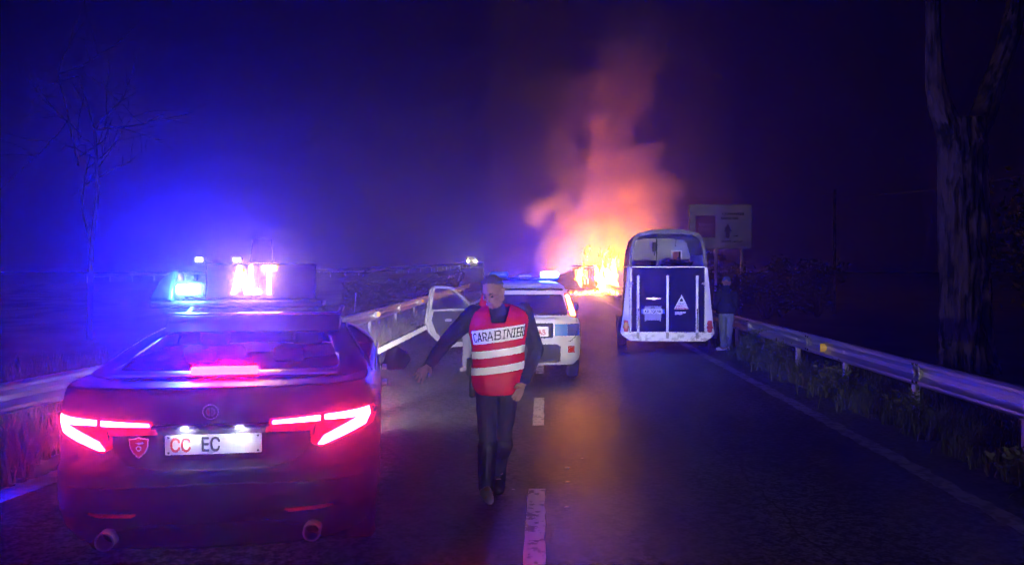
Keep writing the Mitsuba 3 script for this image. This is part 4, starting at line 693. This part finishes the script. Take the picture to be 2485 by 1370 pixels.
def bystander():
    t = thing('person', 'person in dark jacket, cap and jeans standing with back turned beside the trailer', 'person'); o = R([4.09, 18.6, 0])
    q = lambda *p: o + R(p, float)
    hm, hf = head_mesh(q(.01, -.02, 1.53), math.radians(165), math.radians(10), 0, .98)
    core = [((q(0, 0, .86), .12), (q(0, 0, 1.05), .12)), ((q(0, 0, 1.05), .12), (q(.01, -.01, 1.25), .13)), ((q(.01, -.01, 1.3), .08), (q(.01, -.01, 1.47), .055)), ((q(0, 0, 1.3), .08), (q(-.16, 0, 1.27), .06)), ((q(0, 0, 1.3), .08), (q(.18, 0, 1.25), .06))]
    legs = seq((q(-.075, 0, .84), .085), (q(-.065, -.02, .45), .06), (q(-.05, 0, .09), .04)) + seq((q(.085, 0, .84), .085), (q(.075, .02, .45), .06), (q(.06, .05, .09), .04)); feet = seq((q(-.05, 0, .07), .04), (q(-.16, -.02, .045), .03)) + seq((q(.06, .05, .07), .04), (q(.02, -.03, .05), .03))
    arms = seq((q(-.17, 0, 1.27), .055), (q(-.20, .08, 1.02), .045), (q(-.12, .20, .92), .03)) + seq((q(.19, 0, 1.25), .055), (q(.22, .06, .98), .045), (q(.14, .18, .86), .03))
    hb = hand_bones(q(-.12, .20, .92), (.3, .8, -.3), (.3, -.2, .9), (.5, 0, -.2)) + hand_bones(q(.14, .18, .86), (-.3, .8, -.3), (-.3, -.2, .9), (-.5, 0, -.2))
    obj('body', mesh_of(man_of(soft(chain(core + legs + feet + arms) + place_man(hm, hf), .022, 4)) + man_of(soft(chain(hb), .008, 3))), 'skin', t, smooth=50)
    jk = chain([((q(0, 0, .86), .155), (q(0, 0, 1.05), .165)), ((q(0, 0, 1.05), .165), (q(0, 0, 1.24), .155)), ((q(0, 0, 1.24), .11), (q(-.16, 0, 1.27), .085)), ((q(0, 0, 1.24), .11), (q(.18, 0, 1.24), .085)), ((q(0, 0, 1.3), .1), (q(.01, -.01, 1.42), .08))] + seq((q(-.17, 0, 1.27), .085), (q(-.20, .08, 1.02), .07), (q(-.13, .18, .93), .05)) + seq((q(.19, 0, 1.25), .085), (q(.22, .06, .98), .07), (q(.15, .16, .87), .05)))
    jk = jk + hull(np.vstack([q(-.09, 0, .88) + ICO * .13, q(.09, 0, .88) + ICO * .13, q(0, 0, 1.05) + ICO * .17])) - man_of(bx(3, 5, 18, 19.2, .3, .835)); obj('jacket', wrinkle(soft(jk, .025, 4), .008, 12, 3), 'dark_jacket', t, smooth=60)
    jn = chain([((q(0, 0, .86), .14), (q(-.075, 0, .8), .10)), ((q(0, 0, .86), .14), (q(.085, 0, .8), .10))] + seq((q(-.075, 0, .8), .10), (q(-.065, -.02, .45), .085), (q(-.05, 0, .13), .075)) + seq((q(.085, 0, .8), .10), (q(.075, .02, .45), .085), (q(.06, .05, .13), .075)))
    obj('jeans', wrinkle(soft(jn, .025, 6), .009, 11, 6), 'jeans', t, smooth=60)
    for a, b in (((-.04, .02, .05), (-.19, -.03, .04)), ((.07, .06, .05), (.02, -.06, .045))): obj('shoe', soft(chain([((q(*a), .048), (q(*b), .036))]), .015, 3), 'shoe_white', t, smooth=50)
    cp = hull(np.vstack([q(.01, -.02, 1.58) + ICO * R([.092, .105, .095]), q(.01, .0, 1.56) + ICO * .09])); br = hull(np.vstack([q(-.05, .08, 1.60) + ICO1 * .012, q(.06, .08, 1.60) + ICO1 * .012, q(0, .16, 1.585) + ICO1 * .012]))
    obj('cap', soft((cp - man_of(bx(3, 5, 18, 19.2, 1, 1.555))) + br, .02, 3), 'cap_blue', t, smooth=50)
bystander()
def leaning():
    t = thing('person', 'person in grey trousers mostly hidden behind the vest wearer, bent into the open car door', 'person'); o = R([-1.36, 14.75, 0]); q = lambda *p: o + R(p, float)
    hm, hf = head_mesh(q(.62, .42, 1.12), math.radians(120), math.radians(35), 0, .98)
    core = [((q(.05, 0, .88), .12), (q(.22, .12, 1.05), .12)), ((q(.22, .12, 1.05), .12), (q(.42, .28, 1.12), .12)), ((q(.42, .28, 1.12), .08), (q(.55, .37, 1.12), .06))]
    legs = seq((q(-.02, .06, .86), .085), (q(.0, .02, .46), .06), (q(-.03, .0, .09), .04)) + seq((q(.10, -.06, .86), .085), (q(.16, -.12, .46), .06), (q(.12, -.04, .09), .04)); feet = seq((q(-.03, 0, .07), .04), (q(-.08, -.12, .04), .03)) + seq((q(.12, -.04, .07), .04), (q(.16, .08, .04), .03))
    arms = seq((q(.40, .2, 1.2), .055), (q(.5, .4, .95), .045), (q(.62, .6, .85), .03)); hb = hand_bones(q(.62, .6, .85), (.4, .7, -.2), (.3, -.2, .9), (.5, 0, -.3))
    obj('body', mesh_of(man_of(soft(chain(core + legs + feet + arms) + place_man(hm, hf), .025, 4)) + man_of(soft(chain(hb), .009, 3))), 'skin', t, smooth=50)
    obj('jacket', wrinkle(soft(chain([((q(.05, 0, .92), .15), (q(.22, .12, 1.05), .16)), ((q(.22, .12, 1.05), .16), (q(.42, .28, 1.12), .15))] + seq((q(.40, .2, 1.2), .08), (q(.5, .4, .95), .065), (q(.6, .57, .86), .05))), .03, 5), .007, 12, 3), 'jacket_grey', t, smooth=60)
    obj('trousers', wrinkle(soft(chain([((q(.05, 0, .88), .13), (q(-.02, .06, .8), .1)), ((q(.05, 0, .88), .13), (q(.1, -.06, .8), .1))] + seq((q(-.02, .06, .8), .10), (q(.0, .02, .46), .08), (q(-.03, 0, .12), .068)) + seq((q(.10, -.06, .8), .10), (q(.16, -.12, .46), .08), (q(.12, -.04, .12), .068))), .03, 5), .008, 11, 6), 'trouser_grey', t, smooth=60)
    for a, b in (((-.02, .02, .05), (-.09, -.14, .04)), ((.11, -.06, .05), (.17, .1, .04))): obj('shoe', soft(chain([((q(*a), .048), (q(*b), .036))]), .015, 3), 'shoe_grey', t, smooth=50)
leaning()
# ------------------------------------------------------------------ the car on the far bend, the burning van, the car behind the camera
FX = pose(-11.3, 128, 188, 2.05)
t, B2, G2 = hatch('oncoming_car', 'distant car with two white headlights on the raised bend', FX, 'white_paint', full=False)
for s in (-1, 1): lamp('headlamp', trimesh.creation.icosphere(2, .17).apply_translation([s * .55, 3.62, .85]), (160, 150, 120), t, .6, xf=FX)
FX2 = pose(-8.0, 140, 188, 2.5)
t, _, _ = hatch('oncoming_car', 'faint unlit car stopped behind the distant headlights', FX2, 'white_paint', full=False)
VX = pose(5.0, 61.2, 96)
def wreck():
    t = thing('burning_van', 'charred van engulfed in flames across the far end of the road', 'van')
    b = man_of(Shell([(.3, .9, .05, 4.3), (.5, .95, .0, 4.5), (1.0, .95, .03, 4.5), (1.15, .93, .05, 4.3), (1.6, .86, .12, 3.3), (2.0, .78, .2, 2.9), (2.05, .7, .3, 2.8)], .3, .5, 3.2).solid())
    b = b - man_of(bx(-.8, .8, .2, 3.6, .5, 1.95)) - man_of(bx(-1.2, 1.2, .4, 1.5, 1.2, 1.75)) - man_of(bx(-1.2, 1.2, 1.7, 2.8, 1.2, 1.75))
    obj('body', mesh_of(b), 'char', t, smooth=28, xf=VX); wheels(t, VX, .82, (.9, 3.5), .33)
    return t
wreck()
def tongue(p, h, w, r_, lean=.2, n=16, k=12):
    s = np.linspace(0, 1, n); ph = r_.uniform(0, 6.28, 4); sway = np.stack([np.sin(s * 4 + ph[0]) * .16 * s * h * .6 + lean * s * s * h, np.cos(s * 4 + ph[1]) * .1 * s * h * .5, s * h], 1)
    rad = w * np.clip((s + .08), 0, .25) ** .5 * 2 * (1 - s) ** .8 * (1 + .35 * np.sin(s * 9 + ph[2])) + .004
    an = np.arange(k) * 2 * np.pi / k; wob = 1 + .35 * np.sin(an[None] * 2 + s[:, None] * 7 + ph[3]); rr = rad[:, None] * wob
    return loft(np.stack([p[0] + sway[:, None, 0] + rr * np.cos(an), p[1] + sway[:, None, 1] + rr * np.sin(an) * .6, p[2] + sway[:, None, 2] + 0 * rr], -1))
def fire():
    t = thing('fire', 'bright yellow and white flames leaping from the burning van', 'fire'); r_ = np.random.default_rng(77); core, mid, tip = [], [], []
    for i in range(40): core.append(tongue((r_.normal(4.65, .30), 59.4 + r_.uniform(-.4, .6), r_.uniform(-.1, 1.3)), r_.uniform(.6, 1.7), r_.uniform(.10, .24), r_, r_.uniform(-.25, .1)))
    for i in range(9): core.append(tongue((r_.normal(2.66, .07), 59.4, r_.uniform(.5, 1.9)), r_.uniform(.45, .9), r_.uniform(.06, .13), r_, r_.uniform(-.3, .2)))
    for i in range(30): core.append(tongue((r_.uniform(2.9, 5.3), 59.0 + r_.uniform(-.4, .4), -.05), r_.uniform(.12, .38), r_.uniform(.08, .2), r_, .1))
    for i in range(22): mid.append(tongue((r_.normal(4.6, .5), 59.6 + r_.uniform(-.5, .6), r_.uniform(0, 1.9)), r_.uniform(.6, 1.5), r_.uniform(.05, .12), r_, r_.uniform(-.25, .2)))
    for i in range(12): mid.append(tongue((r_.normal(2.9, .2), 59.7, r_.uniform(.3, 1.9)), r_.uniform(.3, .6), r_.uniform(.05, .10), r_, r_.uniform(-.4, .4)))
    for i in range(26): mid.append(tongue((r_.uniform(1.9, 5.8), 58.7 + r_.uniform(-.3, .3), -.05), r_.uniform(.1, .32), r_.uniform(.06, .13), r_, .1))
    for i in range(18): tip.append(tongue((r_.choice([3.1, 3.3, 4.3, 4.5, 4.6]) + r_.normal(0, .12), 59.6, r_.uniform(1.9, 3.1)), r_.uniform(.25, .6), r_.uniform(.04, .10), r_, r_.uniform(-.4, .4)))
    # unseen point lights added inside the plume so the smoke glows
    k = 0
    for x, z, c in [(3.2, 2.0, (95, 33, 4)), (5.4, 2.6, (110, 38, 4.5)), (4.5, 4.6, (36, 9.6, 1.2)), (7.0, 4.6, (17, 4.2, .9)), (5.0, 7.2, (11, 2.2, .8)), (.4, 6.1, (7, 1.7, .5)), (7.4, 7.4, (5, 1.0, .5)), (4.9, 9.8, (5, .9, .6)), (5.4, 12.6, (2.6, .45, .45)), (6.0, 15.8, (1.6, .28, .36)), (2.8, 12.5, (1.2, .2, .25)), (1.5, 1.6, (30, 9, 4.5))]:
        for j in range(2):
            scene[f'{t}__smoke_fill_light_{k:03d}'] = {'type': 'point', 'position': [x + (j - .5) * (1.0 + .12 * z), 62.4 + .5 * j, z + (j - .5) * .5], 'intensity': {'type': 'rgb', 'value': [.55 * v * DIM for v in c]}, 'sampling_weight': 1.1}; k += 1
    lamp('hot_flame', cat(*core), (44, 18, 3.6), t, 4.0); lamp('yellow_flame', cat(*mid), (9, 2.3, .25), t, 3.0); lamp('flame_tip', cat(*tip), (4.5, 1.1, .18), t, 1.0)
    for k in t and [f'{t}__hot_flame',  f'{t}__yellow_flame', f'{t}__flame_tip']: tag(k, kind='stuff')
fire()
# a car waiting behind the photographer: its headlamps light the vest, the trailer and the chrome ahead
QX = pose(2.1, -6.4, 0)
t, B3, G3 = sedan('dark saloon waiting in the right lane behind the viewpoint with its headlamps on', 'waiting_car', QX)
wheels(t, QX, .81, (.95, 3.75), .33)
for s in (-1, 1):
    hl = obj('headlamp', rbox(s * .70 - .16, s * .70 + .16, 4.36, 4.56, .60, .70, .03), 'chrome', t, xf=QX); lamp('bulb', cat(*[trimesh.creation.icosphere(1, .018).apply_translation([s * .70 + o, 4.57, .65]) for o in (-.09, -.03, .03, .09)]), (160, 155, 160), hl, .5, xf=QX)
    a = R([2.1 + s * .70, -1.78, .65]); scene[f'{t}__beam_{"a" if s < 0 else "b"}'] = {'type': 'spot', 'to_world': T().look_at(origin=a.tolist(), target=(a + [-1.05, 20, 3.0]).tolist(), up=[0, 0, 1]), 'intensity': {'type': 'rgb', 'value': [235 * DIM, 228 * DIM, 240 * DIM]}, 'cutoff_angle': 17.0, 'beam_width': 5.0, 'sampling_weight': 1.5}
# ------------------------------------------------------------------ smoke and haze
def plume():
    N = (110, 56, 150); lo, hi = R([-4.0, 55.5, .03]), R([13.0, 68.0, 24.0])
    g = np.stack(np.meshgrid(*[lo[i] + (np.arange(N[i]) + .5) / N[i] * (hi[i] - lo[i]) for i in range(3)], indexing='ij'), -1)
    q = g + 2.1 * (np.stack([meshkit.fbm(g * .42 + s, 5, 11 + s) for s in (0, 7, 13)], -1) - .5) * R([1.5, 1.2, 1.4])
    q = q + .9 * (np.stack([meshkit.fbm(g * 1.15 + s, 4, 31 + s) for s in (0, 7, 13)], -1) - .5)
    d = np.zeros(N)
    blobs = [(2.0, .8, 1.6, 1.0, 1.6, .55), (1.2, 60, 1.0, 1.2, 1.0, .5)]
    for (x, z, rx, rz, a) in [(3.6, 3.4, 2.6, 1.8, .5), (2.2, 2.6, 1.7, 1.8, .55), (1.3, 1.2, 1.6, 1.3, .6), (1.0, 3.2, 1.2, 1.5, .45), (5.8, 3.6, 2.3, 2.0, .5), (4.6, 5.6, 3.0, 2.0, .65), (7.4, 5.4, 2.0, 1.8, .55), (2.6, 5.2, 1.8, 1.5, .4), (8.6, 5.8, 1.6, 1.5, .5), (9.2, 7.8, 1.2, 1.2, .3), (.9, 6.9, 1.6, .9, .55), (-.7, 6.2, 1.2, 1.1, .7), (-.3, 5.0, .7, .7, .6), (2.0, 8.8, 2.0, 1.3, .22), (.8, 10.6, 2.0, 1.4, .16), (4.9, 8.0, 2.6, 1.7, .5), (7.3, 8.2, 1.7, 1.5, .4), (5.0, 10.2, 2.3, 1.9, .42), (7.6, 10.2, 1.5, 1.4, .3), (4.8, 12.6, 2.2, 2.0, .36), (5.8, 15.0, 2.6, 2.0, .3), (6.4, 17.6, 3.0, 2.2, .22), (3.0, 15.0, 2.2, 2.0, .16), (7.0, 20.0, 2.8, 2.2, .11), (1.5, 12.5, 2.0, 2.0, .1), (.6, 15.0, 2.4, 2.2, .08)]:
        e = ((q[..., 0] - x) / rx) ** 2 + ((q[..., 1] - 61.9) / (rx * .7 + .7)) ** 2 + ((q[..., 2] - z) / rz) ** 2; d = np.maximum(d, a * smooth01(1.15, .5, e)) + .10 * a * smooth01(1.15, .4, e)
    d *= np.clip(-.26 + 2.35 * meshkit.fbm(g * R([.95, .7, .75]) + [0, 0, 3], 6, 21), .03, 2); edge = np.minimum.reduce([smooth01(0, .06, (g[..., i] - lo[i]) / (hi[i] - lo[i])) * smooth01(0, .06, (hi[i] - g[..., i]) / (hi[i] - lo[i])) if i != 2 else smooth01(0, .05, (hi[2] - g[..., 2]) / (hi[2] - lo[2])) for i in range(3)])
    d = np.clip(d * edge * 1.5, 0, 1.2) + HAZE
    grid = mi.VolumeGrid(np.ascontiguousarray(d.transpose(2, 1, 0)[..., None].astype(np.float32)))
    box = T().translate(lo.tolist()).scale((hi - lo).tolist())
    scene['smoke_air'] = {'type': 'heterogeneous', 'albedo': {'type': 'constvolume', 'value': {'type': 'rgb', 'value': [.94, .87, .82]}}, 'sigma_t': {'type': 'gridvolume', 'grid': grid, 'to_world': box, 'wrap_mode': 'clamp'}, 'phase': {'type': 'hg', 'g': .1}}
    k = key_for('smoke'); scene[k] = {'type': 'cube', 'to_world': T().translate(((lo + hi) / 2).tolist()).scale(((hi - lo) / 2).tolist()), 'bsdf': {'type': 'null'}, 'interior': {'type': 'ref', 'id': 'smoke_air'}, 'exterior': {'type': 'ref', 'id': 'haze_air'}}
    tag(k, 'plume of orange lit smoke billowing up from the fire', 'smoke', kind='stuff')
plume()
def drift():  # local smoke added round the patrol car so its lamps get halos
    N = (56, 60, 32); lo, hi = R([-8.5, 1.6, .012]), R([.25, 11.5, 4.6])
    g = np.stack(np.meshgrid(*[lo[i] + (np.arange(N[i]) + .5) / N[i] * (hi[i] - lo[i]) for i in range(3)], indexing='ij'), -1); u = (g - lo) / (hi - lo)
    d = .044 * (.35 + 1.3 * meshkit.fbm(g * R([.5, .5, .9]), 4, 61)) * smooth01(0, .3, u[..., 0]) * smooth01(1, .75, u[..., 0]) * smooth01(.08, .38, u[..., 1]) * smooth01(1, .8, u[..., 1]) * smooth01(1, .45, u[..., 2]) + HAZE * .4
    grid = mi.VolumeGrid(np.ascontiguousarray(d.transpose(2, 1, 0)[..., None].astype(np.float32)))
    scene['drift_air'] = {'type': 'heterogeneous', 'albedo': {'type': 'constvolume', 'value': {'type': 'rgb', 'value': [.95, .93, .96]}}, 'sigma_t': {'type': 'gridvolume', 'grid': grid, 'to_world': T().translate(lo.tolist()).scale((hi - lo).tolist()), 'wrap_mode': 'clamp'}, 'phase': scene['haze_air']['phase']}
    k = key_for('smoke'); scene[k] = {'type': 'cube', 'to_world': T().translate(((lo + hi) / 2).tolist()).scale(((hi - lo) / 2).tolist()), 'bsdf': {'type': 'null'}, 'interior': {'type': 'ref', 'id': 'drift_air'}, 'exterior': {'type': 'ref', 'id': 'haze_air'}}
    tag(k, 'thin smoke drifting round the patrol car, added to give its lamps halos', 'smoke', kind='stuff')
drift()
hz = key_for('haze'); scene[hz] = {'type': 'cube', 'to_world': T().translate([0, 170, 13]).scale([280, 265, 16]), 'bsdf': {'type': 'null'}, 'interior': {'type': 'ref', 'id': 'haze_air'}}
tag(hz, 'thin smoky haze lit blue and pink by the lamps', 'haze', kind='stuff')
